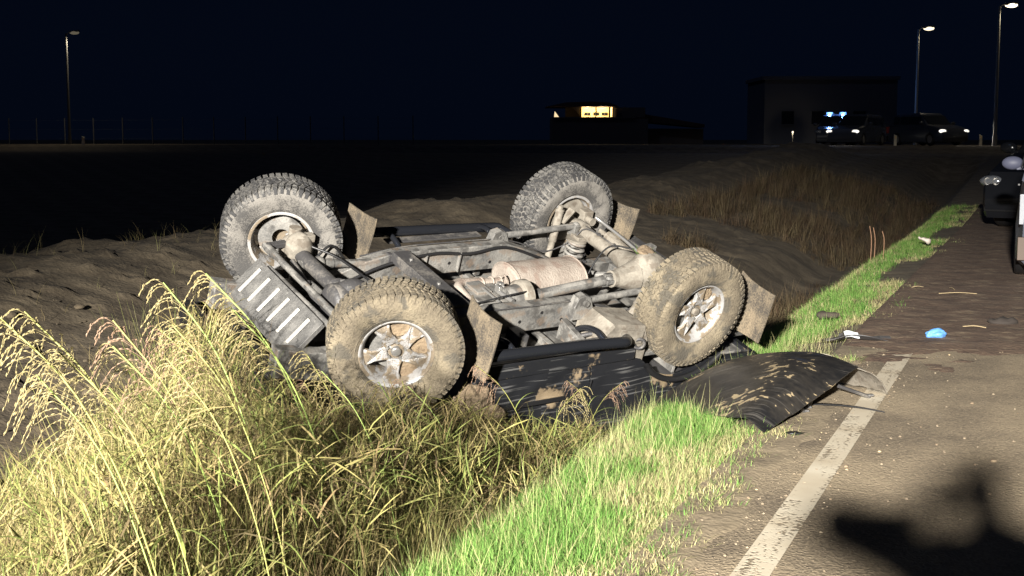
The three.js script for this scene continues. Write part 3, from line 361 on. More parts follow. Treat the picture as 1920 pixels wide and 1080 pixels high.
// ---------------------------------------------------------------- the torn-off panel and the debris
T.panel = texture(1024, 1.2, (u, v) => {
  const sc = smooth(0.66, 0.9, fbm(u * 5 + v * 3, v * 150 - u * 80, 501, 3, 0) * 0.8 + fbm(u * 4, v * 4, 503, 3, 4) * 0.3), d = fbm(u * 6, v * 6, 505, 5, 6), f = fbm(u * 34, v * 34, 507, 3, 34);
  const fl = smooth(0.7, 0.735, f * 0.45 + d * 0.62), dust = smooth(0.3, 0.8, d * 0.6 + f * 0.4) * 0.16; return [...mixc(mixc(mixc([0.013, 0.013, 0.014], [0.16, 0.15, 0.135], sc * 0.6), [0.2, 0.17, 0.13], dust), [0.42, 0.33, 0.2], fl * 0.85), 0.4 + 0.5 * fl - 0.2 * sc + 0.1 * f];
});
M.panel = mat(T.panel, { bump: 0.004, roughness: 0.42 });
function spline(pts, t) { const n = pts.length - 1, x = clamp(t) * n, i = Math.min(n - 1, Math.floor(x)), f = x - i, g = k => pts[clamp(k, 0, n)]; const [a, b, c, d] = [g(i - 1), g(i), g(i + 1), g(i + 2)]; const q = k => 0.5 * (2 * b[k] + (c[k] - a[k]) * f + (2 * a[k] - 5 * b[k] + 4 * c[k] - d[k]) * f * f + (3 * b[k] - a[k] - 3 * c[k] + d[k]) * f * f * f); return [q(0), q(1), q(2)]; }
const pRows = [ // edge towards the camera, middle, far edge; each from the ditch to the road
  [[0.58, -0.55, -8.95], [0.80, -0.33, -8.75], [1.04, -0.07, -8.2], [1.21, 0.05, -7.55], [1.29, 0.08, -7.38], [1.36, 0.015, -7.27]],
  [[0.62, -0.5, -9.25], [0.86, -0.26, -9.05], [1.20, 0.06, -8.72], [1.53, 0.2, -8.2], [1.68, 0.215, -7.98], [1.74, 0.10, -7.78]],
  [[0.70, -0.48, -9.6], [0.95, -0.24, -9.4], [1.36, 0.05, -9.2], [1.68, 0.185, -8.98], [1.96, 0.245, -8.6], [2.13, 0.205, -8.3]]];
const torn = thing('torn_body_panel', 'bent black sheet metal panel torn off, lying across the verge onto the white line', 'car panel');
mesh('panel_skin', sheet((s, t) => { const p = spline(pRows.map(r => spline(r, s)), t), k = fbm(s * 9, t * 9, 511, 3) - 0.5; return V(p[0], p[1] + 0.016 * k, p[2]); }, 60, 44, -0.006), M.panel, torn);
mesh('folded_flange', sheet((s, t) => { const a = spline([[2.128, 0.2, -8.302], [2.05, 0.228, -8.46], [1.955, 0.24, -8.61], [1.68, 0.18, -8.99]], s), b = spline([[2.36, 0.008, -8.47], [2.27, 0.02, -8.62], [2.16, 0.02, -8.78], [1.86, 0.03, -9.14]], s); const p = [0, 1, 2].map(i => lerp(a[i], b[i], t)); return V(p[0] + 0.02 * Math.sin(t * 3), p[1] + 0.025 * Math.sin(t * 3.1) + 0.014 * (fbm(s * 12, t * 12, 515, 2) - 0.5), p[2]); }, 24, 10, 0.006), M.beige, torn);
for (const [a, b, r] of [[[1.64, 0.1, -7.82], [1.72, 0.006, -7.9], 0.012], [[1.8, 0.13, -8.0], [1.76, 0.004, -8.02], 0.016], [[2.0, 0.1, -8.25], [2.22, 0.012, -8.36], 0.012]]) mesh('bent_bracket', [rod(a, b, r), box(0.05, 0.012, 0.035, b[0], b[1] + 0.012, b[2])], M.dark, torn);
tag(mesh('rubber_strip', sheet((s, t) => { const p = W(0, 0); const x = lerp(1.76, 2.18, s), z = lerp(-8.12, -7.86, s); return V(x + 0.0, 0.012 + 0.02 * Math.sin(s * 2.8) , z - (1 - s * 0.8) * 0.05 * t); }, 16, 3, 0.006), M.black), 'thin black rubber strip lying across the white line under the torn panel', 'rubber strip');
const onRoad = (x, y) => { const t = 1.6 / (y - 262); return [(x - 960) * t, -2575 * t]; };
{ const [x, z] = [2.74, -10.75]; const d = thing('plastic_fragment', 'flat black plastic car fragment on the mud beside the verge', 'debris', [x, 0.012, z], 0.1);
  mesh('shard', sheet((s, t) => V(lerp(-0.27, 0.3, s), 0.012 + 0.035 * Math.sin(s * 4) * (1 - t) + 0.012 * Math.sin(t * 5 + s * 3), lerp(0.08, -0.1, t) * (1 - 0.6 * Math.abs(s - 0.4)) + 0.02 * Math.sin(s * 12)), 24, 8, 0.006), M.dark, d); mesh('broken_clip', [box(0.04, 0.03, 0.02, -0.12, 0.04, -0.03, 0.3, 0.4), box(0.02, 0.04, 0.02, 0.02, 0.03, -0.02)], M.dark, d);
  tag(mesh('white_scrap', sheet((s, t) => V(2.70 + lerp(-0.055, 0.055, s), 0.045 + 0.035 * t + 0.008 * Math.sin(s * 5), -10.74 + lerp(0.02, -0.05, t) + 0.01 * s), 8, 6, 0.003), flat(0.72, 0.76, 0.8, { roughness: 0.6 })), 'small white card scrap lying on the black plastic fragment', 'scrap'); }
{ const g = lump(lump(new THREE.IcosahedronGeometry(0.075, 6).scale(1.15, 0.6, 0.8), 0.03, 14, 521), 0.012, 45, 523); tag(mesh('blue_bag', g.translate(3.43, 0.035, -10.95), flat(0.12, 0.32, 0.72, { roughness: 0.45 })), 'crumpled pale blue plastic glove or bag on the muddy road', 'bag'); }
tag(mesh('dark_clod', lump(lump(new THREE.IcosahedronGeometry(0.1, 5).scale(1.3, 0.45, 0.9), 0.04, 9, 527), 0.012, 34, 529).translate(4.27, 0.025, -11.8), flat(0.035, 0.028, 0.024, { roughness: 0.9 })), 'dark lump of wet earth on the road beyond the blue bag', 'clod');
tag(mesh('dark_clod', lump(lump(new THREE.IcosahedronGeometry(0.07, 4).scale(1.5, 0.5, 0.9), 0.03, 9, 531), 0.012, 34, 533).translate(2.85, 0.03, -12.2), flat(0.05, 0.04, 0.03, { roughness: 0.9 })), 'dark earth lump at the verge behind the plastic fragment', 'clod');
{ const [x, z] = onRoad(1738, 462), [u] = uvOf(x, z); tag(mesh('paper_scrap', lump(lump(new THREE.IcosahedronGeometry(0.075, 4).scale(1.4, 0.45, 0.8), 0.04, 12, 545), 0.01, 40, 547).rotateZ(-0.4).translate(x, rise(u) + 0.1, z), flat(0.7, 0.62, 0.55, { roughness: 0.8 })), 'crumpled white paper scrap caught in the verge grass far along', 'scrap'); }
const strawMat = flat(0.4, 0.31, 0.18, { roughness: 0.8 });
for (const [x0, y0, x1, y1, l] of [[1718, 544, 1740, 543, 'short thick dry stalk on the muddy road'], [1770, 556, 1842, 556, 'long pale dry stalk lying straight on the muddy road'], [1818, 620, 1862, 622, 'dry stalk on the road between blue bag and dark lump'], [1790, 545, 1800, 549, 'tiny straw bit near the long pale stalk']]) { const a = onRoad(x0, y0), b = onRoad(x1, y1); tag(mesh('dry_stalk', tube([[a[0], 0.022, a[1]], [(a[0] + b[0]) / 2, 0.032, (a[1] + b[1]) / 2 + 0.01], [b[0], 0.02, b[1]]], 0.0038, 10, 6), strawMat), l, 'stalk'); }
{ const [x, z] = onRoad(1503, 826); tag(mesh('black_chip', lump(new THREE.IcosahedronGeometry(0.035, 2).scale(1.6, 0.3, 0.7), 0.01, 30, 541).translate(x, 0.014, z), M.black), 'small black plastic chip by the near corner of the torn panel', 'debris'); }
{ const q = rng(77); for (let i = 0; i < 36; i++) { const u = 4.5 + q() * 7, v = -1.2 + q() * q() * 3.2, r = 0.004 + q() * q() * 0.01, p = W(u, v, r * 0.35); tag(mesh('pebble', lump(new THREE.IcosahedronGeometry(r, 1).scale(1.2, 0.7, 1), r * 0.4, 60, i).translate(p.x, p.y, p.z), i % 4 ? M.mud : strawMat), 'small pale pebble or crumb of earth on the road', 'pebble', 'pebbles scattered on the road'); } }

// ---------------------------------------------------------------- plants
function blade(len, wid, lean, curl, az, segs = 5, bx = 0, bz = 0) { // a tapering ribbon that rises and arches over
  const pos = [], idx = [], ca = Math.cos(az), sa = Math.sin(az); let r = 0, y = 0, a = lean;
  for (let i = 0; i <= segs; i++) { const t = i / segs, w = wid * (1 - t * t * 0.92) * 0.5 * (t < 0.15 ? 0.6 + t * 2.6 : 1); pos.push(bx + r * ca - w * sa, y, bz + r * sa + w * ca, bx + r * ca + w * sa, y, bz + r * sa - w * ca); r += Math.sin(a) * len / segs; y += Math.cos(a) * len / segs; a += curl / segs; if (i < segs) { const k = i * 2; idx.push(k, k + 1, k + 3, k, k + 3, k + 2); } }
  const g = new THREE.BufferGeometry(); g.setAttribute('position', new THREE.Float32BufferAttribute(pos, 3)); g.setIndex(idx); g.computeVertexNormals(); return g;
}
function tuft(n, seed, l0, l1, wid, spread, lean, curl, segs) { const q = rng(seed), gs = []; for (let i = 0; i < n; i++) { const a = q() * 6.283, r = Math.sqrt(q()) * spread; gs.push(blade(lerp(l0, l1, q()), wid * (0.45 + 1.3 * q() * q()), lean * (0.15 + q()), curl * (0.2 + q()), q() * 6.283, segs, r * Math.cos(a), r * Math.sin(a))); } const g = mergeGeometries(gs); return g; }
const leafMat = new THREE.MeshPhysicalMaterial({ roughness: 0.7, side: THREE.DoubleSide, color: 0xffffff, specularIntensity: 0.4 });
const leafVMat = leafMat.clone(); leafVMat.vertexColors = true;
const mtx = new THREE.Matrix4(), qt = new THREE.Quaternion(), col = new THREE.Color();
function merged(name, label, category, geo, list) { // the same, written out as one coloured mesh
  geo = geo.index ? geo.toNonIndexed() : geo; const n = geo.attributes.position.count, P = new Float32Array(n * list.length * 3), C = new Float32Array(n * list.length * 3), v = V(), sp = geo.attributes.position;
  list.forEach((e, i) => { qt.setFromEuler(new THREE.Euler(e[7] ?? 0, e[3], e[8] ?? 0, 'XZY')); mtx.compose(V(e[0], e[1], e[2]), qt, V(e[4], e[5], e[4])); for (let k = 0; k < n; k++) { v.fromBufferAttribute(sp, k).applyMatrix4(mtx); const o = (i * n + k) * 3; P[o] = v.x; P[o + 1] = v.y; P[o + 2] = v.z; C[o] = e[6][0]; C[o + 1] = e[6][1]; C[o + 2] = e[6][2]; } });
  const g = new THREE.BufferGeometry(); g.setAttribute('position', new THREE.BufferAttribute(P, 3)); g.setAttribute('color', new THREE.BufferAttribute(C, 3)); g.computeVertexNormals();
  const o = new THREE.Mesh(g, leafVMat); o.castShadow = o.receiveShadow = true; o.name = numbered(name); tag(o, label, category, null, 'stuff'); scene.add(o); return o;
}
function scatter(name, label, category, geo, list, m = leafMat) { // list of [x, y, z, turn, sxz, sy, [r, g, b], tiltX, tiltZ]
  const o = new THREE.InstancedMesh(geo, m, list.length); o.castShadow = o.receiveShadow = true; o.name = numbered(name); tag(o, label, category, null, 'stuff');
  list.forEach((e, i) => { qt.setFromEuler(new THREE.Euler(e[7] ?? 0, e[3], e[8] ?? 0, 'XZY')); o.setMatrixAt(i, mtx.compose(V(e[0], e[1], e[2]), qt, V(e[4], e[5], e[4]))); o.setColorAt(i, col.setRGB(...e[6])); });
  scene.add(o); return o;
}
const inv = wreck.matrix.clone(); wreck.updateMatrixWorld(); inv.copy(wreck.matrixWorld).invert();
const inWreck = p => { const q = p.clone().applyMatrix4(inv); return q.x > -2.05 && q.x < 1.98 && Math.abs(q.z) < 0.9 + (q.x > 0.7 || (q.x < -0.7 && q.x > -1.65) ? 0.06 : 0); };
const underPanel = p => { const a = [[1.33, -7.35], [2.3, -8.45], [1.5, -9.15], [0.9, -9.5], [0.6, -8.9], [1.02, -8.25]]; let c = false; for (let i = 0, j = 5; i < 6; j = i++) if ((a[i][1] > p.z) !== (a[j][1] > p.z) && p.x < (a[j][0] - a[i][0]) * (p.z - a[i][1]) / (a[j][1] - a[i][1]) + a[i][0]) c = !c; return c; };
{ // the mown verge: green in the middle, straw-coloured towards the road
  const q = rng(31), green = [[], []], dry = [[], []];
  const gG = [tuft(16, 1, 0.06, 0.14, 0.0036, 0.05, 0.9, 1.2, 4), tuft(16, 2, 0.05, 0.12, 0.0036, 0.05, 1.1, 1.4, 4)], gD = [tuft(16, 3, 0.04, 0.09, 0.0034, 0.05, 1.3, 1.6, 3), tuft(16, 4, 0.035, 0.085, 0.0034, 0.05, 1.5, 1.3, 3)];
  for (let i = 0; i < 56000; i++) {
    const u = i < 38000 ? 3.4 + q() * 8.2 : i < 44000 ? 0.4 + q() * 3 : 11.6 + Math.pow(q(), 1.3) * 22, v = -2.5 + q() * 1.32, n = fbm(u * 1.2, v * 1.2, 551, 4), f = fbm(u * 5, v * 5, 553, 3);
    if (v > -1.29 - (n - 0.5) * 0.35 - (f - 0.5) * 0.25) continue;
    const p = W(u, v, 0); if (underPanel(p) || inWreck(W(u, v, G(u, v)))) continue; p.y = G(u, v) - 0.008;
    const bare = fbm(u * 0.7, v * 1.4, 557, 3); if (u > 10.2 && bare > 0.5 && v > -1.85) continue; if (u > 10.2 && q() < 0.35) continue;
    const k = smooth(-1.66, -1.84, v + (n - 0.5) * 0.8 + (f - 0.5) * 0.3) * smooth(-2.3, -2.0, v + (f - 0.5) * 0.6 - (n - 0.5) * 0.4), b = 0.7 + 0.55 * q();
    if (q() < k * 0.62 + 0.06) { const c = mixc([0.105, 0.25, 0.045], [0.32, 0.40, 0.13], q() * q()); green[i % 2].push([p.x, p.y, p.z, q() * 6.28, 0.8 + q() * 0.5, (0.65 + q() * 0.6), c.map(x => x * b)]); }
    else { const c = mixc(mixc([0.52, 0.46, 0.25], [0.40, 0.41, 0.18], q()), [0.24, 0.165, 0.09], q() * q() * 0.7); dry[i % 2].push([p.x, p.y, p.z, q() * 6.28, 0.8 + q() * 0.6, 0.8 + q() * 0.8, c.map(x => x * b)]); }
  }
  const tall = []; for (let i = 0; i < 2200; i++) { const u = 4 + q() * 8, v = -2.4 + Math.pow(q(), 2.2) * 0.95, p = W(u, v, G(u, v)); if (underPanel(p) || inWreck(p)) continue; tall.push([p.x, p.y, p.z, q() * 6.28, 0.7, 0.5 + q(), mixc([0.42, 0.36, 0.2], [0.24, 0.3, 0.1], q()), (q() - 0.5) * 0.8, (q() - 0.5) * 0.8]); }
  scatter('verge_stems', 'thin pale dead stems standing out of the verge grass', 'grass', tuft(3, 7, 0.12, 0.22, 0.003, 0.03, 0.6, 0.9, 4), tall);
  [0, 1].forEach(i => { scatter('verge_grass', 'short bright green grass on the verge', 'grass', gG[i], green[i]); scatter('dry_verge_grass', 'short straw coloured grass along the road edge', 'grass', gD[i], dry[i]); });
}
// height that the weeds in the ditch reach: tall to the left, flattened towards the wreck
const CAN = [[0, 0.2], [2.5, 0.35], [2.9, 0.66], [3.3, 0.8], [3.7, 0.95], [3.95, 0.92], [4.25, 0.7], [4.62, 0.6], [5.26, 0.5], [5.85, 0.32], [6.9, 0.04], [9, -0.15]];
const canopy = (u, v) => { const a = u * 2.6 / Math.max(2.2, -v), d = (0.235 - 0.2 * smooth(3.45, 3.75, a) * smooth(4.3, 4.0, a)) * Math.max(0, -v - 2.6); for (let i = 1; i < CAN.length; i++) if (a <= CAN[i][0]) return lerp(CAN[i - 1][1], CAN[i][1], (a - CAN[i - 1][0]) / (CAN[i][0] - CAN[i - 1][0])) - d; return -0.2 - d; };
const weedC = [[0.265, 0.22, 0.092], [0.215, 0.2, 0.068], [0.135, 0.165, 0.045], [0.215, 0.155, 0.078], [0.09, 0.065, 0.038]];
{
  const q = rng(41), lists = [[], [], []], geos = [1, 2, 3].map(s => tuft(14, 60 + s, 0.4, 1.0, 0.0062, 0.1, 0.3, 0.75, 5));
  for (let i = 0; i < 7000; i++) {
    const v = -2.2 - Math.pow(q(), 1.15) * 3.1, u = 2.3 + q() * 6.2, y = G(u, v), p = W(u, v, y); if (inWreck(V(p.x, p.y, p.z)) || inWreck(V(p.x, p.y + 0.35, p.z))) continue;
    if (v < -3.6 && u * 2.6 / -v < 2.6 && q() < 0.5) continue;
    const h = (canopy(u, v) - y) * (0.5 + 0.55 * q()); if (h < 0.1 || (u * 2.6 / -v < 3.9 && q() < 0.38)) continue; if (v < -3.9 && q() < smooth(-3.9, -5.2, v)) continue;
    const c = mixc(weedC[Math.floor(q() * 5)], weedC[Math.floor(q() * 5)], q() * 0.5), b = 0.45 + 0.75 * q();
    lists[i % 3].push([p.x, p.y - 0.02, p.z, q() * 6.28, clamp(h * 0.9, 0.3, 1.1), h * 1.05, c.map(x => x * b), (q() - 0.5) * 0.35, 0.1 + (q() - 0.35) * 0.45]);
  }
  lists.forEach((l, i) => merged('ditch_weeds', 'dense yellow green weed leaves filling the ditch', 'weeds', geos[i], l));
  // fine leaf litter and short leaves high in the mass
  const l2 = [], g2 = tuft(9, 71, 0.07, 0.2, 0.006, 0.1, 1.2, 1.4, 3);
  for (let i = 0; i < 5200; i++) { const v = -2.25 - Math.pow(q(), 1.2) * 2.2, u = 2.4 + q() * 5.1, y = G(u, v), p = W(u, v, 0), t = canopy(u, v); p.y = y + (t - y) * (0.35 + 0.6 * q()) * 0.9; if (p.y < y || t - y < 0.15 || inWreck(p)) continue; const c = mixc(weedC[Math.floor(q() * 5)], weedC[Math.floor(q() * 3)], q() * 0.6), b = 0.7 + 0.6 * q(); l2.push([p.x, p.y, p.z, q() * 6.28, 0.8 + q() * 0.7, 0.8 + q() * 0.6, c.map(x => x * b), (q() - 0.5) * 1.4, (q() - 0.5) * 1.4]); }
  merged('ditch_leaves', 'tangled short weed leaves among the ditch stalks', 'weeds', g2, l2);
}
// tall grass stalks with drooping seed heads
function stalkKind(seed) {
  const q = rng(seed), stem = new THREE.CatmullRomCurve3([V(0, 0, 0), V(-0.06, 0.45, 0.01), V(-0.17, 0.9, 0.02), V(-0.34, 1.27, 0.02), V(-0.56, 1.55 - 0.05 * q(), 0.02)]);
  const heads = [], leaves = [];
  for (let i = 0; i < 22; i++) {
    const t = 0.70 + 0.30 * (i / 22), b = stem.getPoint(t), l = (0.21 - 0.13 * (t - 0.7) / 0.3) * (0.7 + 0.6 * q()), az = Math.PI + (q() - 0.5) * 2.4, dx = Math.cos(az) * l, dz = Math.sin(az) * l;
    const c = new THREE.CatmullRomCurve3([b, V(b.x + dx * 0.45, b.y + l * 0.28, b.z + dz * 0.45), V(b.x + dx * 0.85, b.y + l * 0.1, b.z + dz * 0.85), V(b.x + dx * 1.1, b.y - l * 0.35, b.z + dz * 1.1)]);
    heads.push(new THREE.TubeGeometry(c, 6, 0.0011, 3).deleteAttribute('uv'));
    for (let k = 0; k < 9; k++) { const tt = 0.3 + 0.7 * k / 8, p = c.getPoint(tt), tg = c.getTangent(tt); const s = new THREE.OctahedronGeometry(1, 0).scale(0.0026, 0.009, 0.0026).deleteAttribute('uv'); s.applyQuaternion(new THREE.Quaternion().setFromUnitVectors(UP, V(tg.x + (q() - 0.5) * 0.7, tg.y - 0.15, tg.z + (q() - 0.5) * 0.7).normalize())).translate(p.x + (q() - 0.5) * 0.008, p.y, p.z + (q() - 0.5) * 0.008); heads.push(s); }
  }
  for (const t of [0.22, 0.4, 0.56]) { const b = stem.getPoint(t); leaves.push(blade(0.34 + 0.2 * q(), 0.013, 0.5 + q() * 0.3, 1.7, q() * 6.28, 8).translate(b.x, b.y, b.z)); }
  return { stem: new THREE.TubeGeometry(stem, 18, 0.0032, 5), head: mergeGeometries(heads.map(h => h.index ? h.toNonIndexed() : h)), leaves };
}
const kinds = [stalkKind(81), stalkKind(82), stalkKind(83)];
const stalkM = { yellow: flat(0.25, 0.25, 0.07, { roughness: 0.6 }), green: flat(0.22, 0.30, 0.07, { roughness: 0.6 }), straw: flat(0.265, 0.22, 0.1, { roughness: 0.7, side: THREE.DoubleSide }), pink: flat(0.24, 0.155, 0.1, { roughness: 0.7 }), leaf: flat(0.19, 0.23, 0.06, { roughness: 0.6, side: THREE.DoubleSide }) };
const protos = [];
for (let k = 0; k < 3; k++) for (const [sm, hm] of [['yellow', 'straw'], ['green', 'straw'], ['yellow', 'pink']]) protos.push([kinds[k], stalkM[sm], stalkM[hm], hm]);
const stalkLabel = { straw: 'tall arching grass stalk with drooping straw coloured seed head in the ditch weeds', pink: 'tall arching grass stalk with reddish brown seed head in the ditch weeds' };
function stalk(p, k, h, turn, tx, tz) {
  const [K, sm, hm, c] = protos[k], o = thing('grass_stalk', stalkLabel[c], 'grass stalk', [p.x, p.y, p.z], turn, c === 'pink' ? 'reddish seed head stalks in the ditch' : 'straw seed head stalks in the ditch');
  o.rotation.set(tx, turn, tz); o.scale.setScalar(h / 1.5);
  const add = (n, g, m) => { const e = new THREE.Mesh(g, m); e.name = n; e.castShadow = e.receiveShadow = true; o.add(e); };
  add('stem', K.stem, sm); add('seed_head', K.head, hm); for (const l of K.leaves) add('leaf', l, stalkM.leaf);
}
{ const q = rng(91); let n = 0;
  for (let i = 0; i < 900 && n < 85; i++) { const v = -2.25 - q() * 2.1, u = 2.6 + q() * 3.9, y = G(u, v), p = W(u, v, y - 0.03), tip = uvOf(p.x - 0.5, p.z), h = (Math.min(canopy(u, v), canopy(tip[0], Math.min(-2.3, tip[1])) + 0.06) - y) * (0.78 + 0.22 * q()) + 0.14 * q() * q(); if (h < 0.55 || inWreck(V(p.x, p.y + 0.3, p.z)) || inWreck(V(p.x - 0.3, p.y + h * 0.8, p.z))) continue; n++; stalk(p, [0, 1, 3, 4, 6, 7, 0, 3, 6, 2, 5, 8][Math.floor(q() * 12)], h, (q() - 0.5) * 2.6, (q() - 0.5) * 0.3, (q() - 0.55) * 0.45); }
  for (const [px, py, v, k] of [[15, 566, -2.5, 0], [62, 570, -2.6, 3], [105, 655, -2.4, 6], [250, 538, -2.7, 4], [300, 610, -2.5, 0], [335, 590, -2.9, 2], [372, 510, -3.1, 7], [405, 575, -2.9, 1], [205, 640, -2.6, 7], [160, 610, -3.0, 5], [600, 700, -2.5, 4], [270, 680, -2.35, 0], [40, 700, -2.35, 1]]) { // the tallest stalks, placed by where their tips stand
    const t = v / ((px - 960) * RC - 2575 * RS), tip = V((px - 960) * t, 1.6 - (py - 262) * t, -2575 * t); let h = 1.3, b; for (let i = 0; i < 4; i++) { const x = tip.x + 0.36 * h, [uu, vv] = uvOf(x, tip.z); b = V(x, G(uu, vv) - 0.03, tip.z); h = (tip.y - b.y) / 1.02; }
    stalk(b, k, h, ((px * 7) % 10 - 5) * 0.05, ((px * 3) % 7 - 3) * 0.03, ((px * 13) % 9 - 4) * 0.012);
  }
  for (const [u, v, h, k, turn] of [[6.35, -2.32, 0.75, 2, 0.3], [6.9, -2.35, 0.62, 5, 2.6], [7.3, -2.3, 0.5, 2, 0.4], [6.1, -2.5, 0.8, 1, 0.1], [5.9, -2.45, 0.85, 4, -0.4], [6.6, -2.5, 0.9, 0, 2.2]]) stalk(W(u, v, G(u, v) - 0.02), k, h, turn, 0.05, 0.1);
}
{ // dry brush on the far bank beyond the wreck and along it
  const q = rng(95), l = [], l3 = [], g = tuft(16, 96, 0.4, 1.0, 0.008, 0.16, 0.35, 0.7, 5);
  for (let i = 0; i < 2600; i++) { const u = 15 + Math.pow(q(), 1.2) * 30, v = -3.2 - q() * 4.3, n = fbm(u * 0.35, v * 0.35, 561, 3); if (n < 0.42 || u < 16 + (-v - 4) * 3) continue; const y = G(u, v), p = W(u, v, y); if (inWreck(p)) continue; const b = 0.5 + 0.6 * q(), h = (0.2 + 0.5 * q()) * (0.5 + n); l.push([p.x, y - 0.03, p.z, q() * 6.28, 0.9, h, mixc([0.11, 0.07, 0.045], [0.15, 0.12, 0.065], q()).map(x => x * b), (q() - 0.5) * 0.3, (q() - 0.5) * 0.3]); }
  scatter('bank_brush', 'dim brown dry brush growing along the far bank', 'brush', g, l);
  for (let i = 0; i < 260; i++) { const u = 3 + q() * 12, v = -5.6 - q() * 4.5, y = G(u, v), p = W(u, v, y); l3.push([p.x, y, p.z, q() * 6.28, 0.5, 0.12 + 0.3 * q() * q(), mixc([0.2, 0.15, 0.08], [0.2, 0.2, 0.08], q())]); }
  scatter('bank_straw', 'thin dry grass blades on the far earth bank', 'grass', tuft(4, 97, 0.3, 1, 0.006, 0.06, 0.5, 0.7, 4), l3);
}
const caneMat = flat(0.3, 0.17, 0.1, { roughness: 0.8 });
for (const [x, l] of [[1638, 'thin reddish cane at the verge edge, tallest of three'], [1645, 'thin reddish cane leaning beside the tallest one'], [1662, 'thin grey cane standing alone on the verge edge']]) { const [px, pz] = onRoad(x, 478), [u, v] = uvOf(px, pz); tag(mesh('cane', tube([[px, G(u, v) - 0.05, pz], [px + 0.01, 0.2, pz], [px - 0.02, 0.4 - (x - 1638) * 0.003, pz]], 0.006, 10, 5), caneMat), l, 'cane'); }
{ // loose clods and stones on the near ditch side and at the foot of the bank
  const q = rng(99), gs = [0, 1, 2, 3].map(i => boxUV(lump(new THREE.IcosahedronGeometry(0.05, 3).scale(1.2, 0.75, 1), 0.035, 16, 570 + i)));
  for (let i = 0; i < 150; i++) { const u = 3 + q() * 9, v = -4.4 - q() * 3.4, p = W(u, v, G(u, v)); if (inWreck(p)) continue; const e = new THREE.Mesh(gs[i % 4], M.soil); e.castShadow = e.receiveShadow = true; e.name = numbered('earth_clod'); e.position.set(p.x, p.y + 0.01, p.z); e.rotation.y = q() * 6; const s = 0.18 + Math.pow(q(), 3) * 0.9; e.scale.set(s, s * 0.7, s); scene.add(e); tag(e, 'loose brown clod of earth on the far ditch bank', 'clod', 'clods on the far ditch bank'); }
}

{ // grit and crumbs of earth along the road edge
  const q = rng(103), l = []; for (let i = 0; i < 2600; i++) { const u = 4.2 + Math.pow(q(), 1.3) * 14, v = q() < 0.6 ? -1.35 + q() * q() * 0.9 : -1.2 + q() * 4, s = 0.0022 + Math.pow(q(), 4) * 0.0065, p = W(u, v, s * 0.3); l.push([p.x, p.y, p.z, q() * 6.28, s, s * 0.7, mixc([0.18, 0.14, 0.095], [0.36, 0.3, 0.21], q() * q())]); }
  scatter('road_grit', 'grit and crumbs of dry earth scattered over the road edge', 'grit', new THREE.DodecahedronGeometry(1, 0), l, new THREE.MeshStandardMaterial({ roughness: 0.95 }));
}

// ---------------------------------------------------------------- far things on the raised cross road
const glow = (r, g, b, k = 1) => new THREE.MeshStandardMaterial({ color: 0x000000, emissive: new THREE.Color().setRGB(r, g, b), emissiveIntensity: k, roughness: 0.5 });
const poleM = flat(0.32, 0.31, 0.28, { roughness: 0.6 }), oldPole = flat(0.09, 0.09, 0.09, { roughness: 0.8 });
function streetLamp(x, d, h, lit, label, dir) {
  const [u] = uvOf(x, -d), y0 = rise(u), o = thing('street_lamp', label, 'street lamp', [x, y0, -d]), H = h - y0;
  mesh('pole', [rod([0, 0, 0], [0, H, 0], 0.1, 0.055, 12), rod([0, 0, 0], [0, 0.5, 0], 0.13, 0.12, 12)], lit < 0.2 ? oldPole : poleM, o);
  mesh('arm', tube([[0, H - 0.15, 0], [0.12 * dir, H + 0.05, 0], [0.35 * dir, H + 0.12, 0.05]], 0.035, 12, 8), poleM, o);
  const head = mesh('lamp_head', box(0.62, 0.12, 0.28, 0.55 * dir, H + 0.13, 0.05, 0, 0, 0.12 * dir), flat(0.2, 0.2, 0.2, { roughness: 0.5 }), o);
  if (lit) {
    mesh('lamp_lens', new THREE.SphereGeometry(0.22, 20, 12).scale(1.4, 0.55, 0.8).translate(0.55 * dir, H + 0.05, 0.05), glow(1, 0.86, 0.6, lit < 0.2 ? 0.1 : lit * 3.2), head);
    const l = new THREE.SpotLight(new THREE.Color().setRGB(1, 0.85, 0.6), (lit < 0.2 ? 40 : 14 * lit), 0, 1.4, 0.5, 2); l.position.set(0.55 * dir, H - 0.12, 0.05); l.target.position.set(0.4 * dir, 0, 0.3); l.castShadow = true; l.shadow.radius = 8; o.add(l, l.target);
  } else mesh('lamp_lens', new THREE.SphereGeometry(0.16, 16, 10).scale(1.3, 0.35, 0.7).translate(0.55 * dir, H + 0.06, 0.05), flat(0.75, 0.75, 0.72, { roughness: 0.3 }), head);
}
streetLamp(23.9, 68, 8.1, 1, 'lit street lamp with tall grey pole beside the dark parked car', 1);
streetLamp(22.6, 77, 7.7, 0.5, 'smaller lit street lamp farther along, above the parked vehicle lights', 1);
streetLamp(-28.5, 88.5, 8.35, 0.12, 'dim lamp mast standing by the wire fence across the field', 1);
{ // wire fence on the far embankment
  const f = thing('wire_fence', 'thin grey post and wire fence on the far embankment', 'fence');
  const pts = []; for (let i = -2; i < 13; i++) { const v = -64 + i * 2.35, p = W(75, v, rise(75)); pts.push(p); mesh('post', rod([p.x, p.y - 0.2, p.z], [p.x, p.y + 1.75, p.z], 0.035, 0.035, 8), oldPole, f); }
  for (const h of [0.4, 1.0, 1.6]) mesh('wire', tube([[pts[0].x, pts[0].y + h, pts[0].z + 0.04], [pts[7].x, pts[7].y + h - 0.02, pts[7].z + 0.04], [pts[14].x, pts[14].y + h, pts[14].z + 0.04]], 0.003, 20, 4), oldPole, f);
}
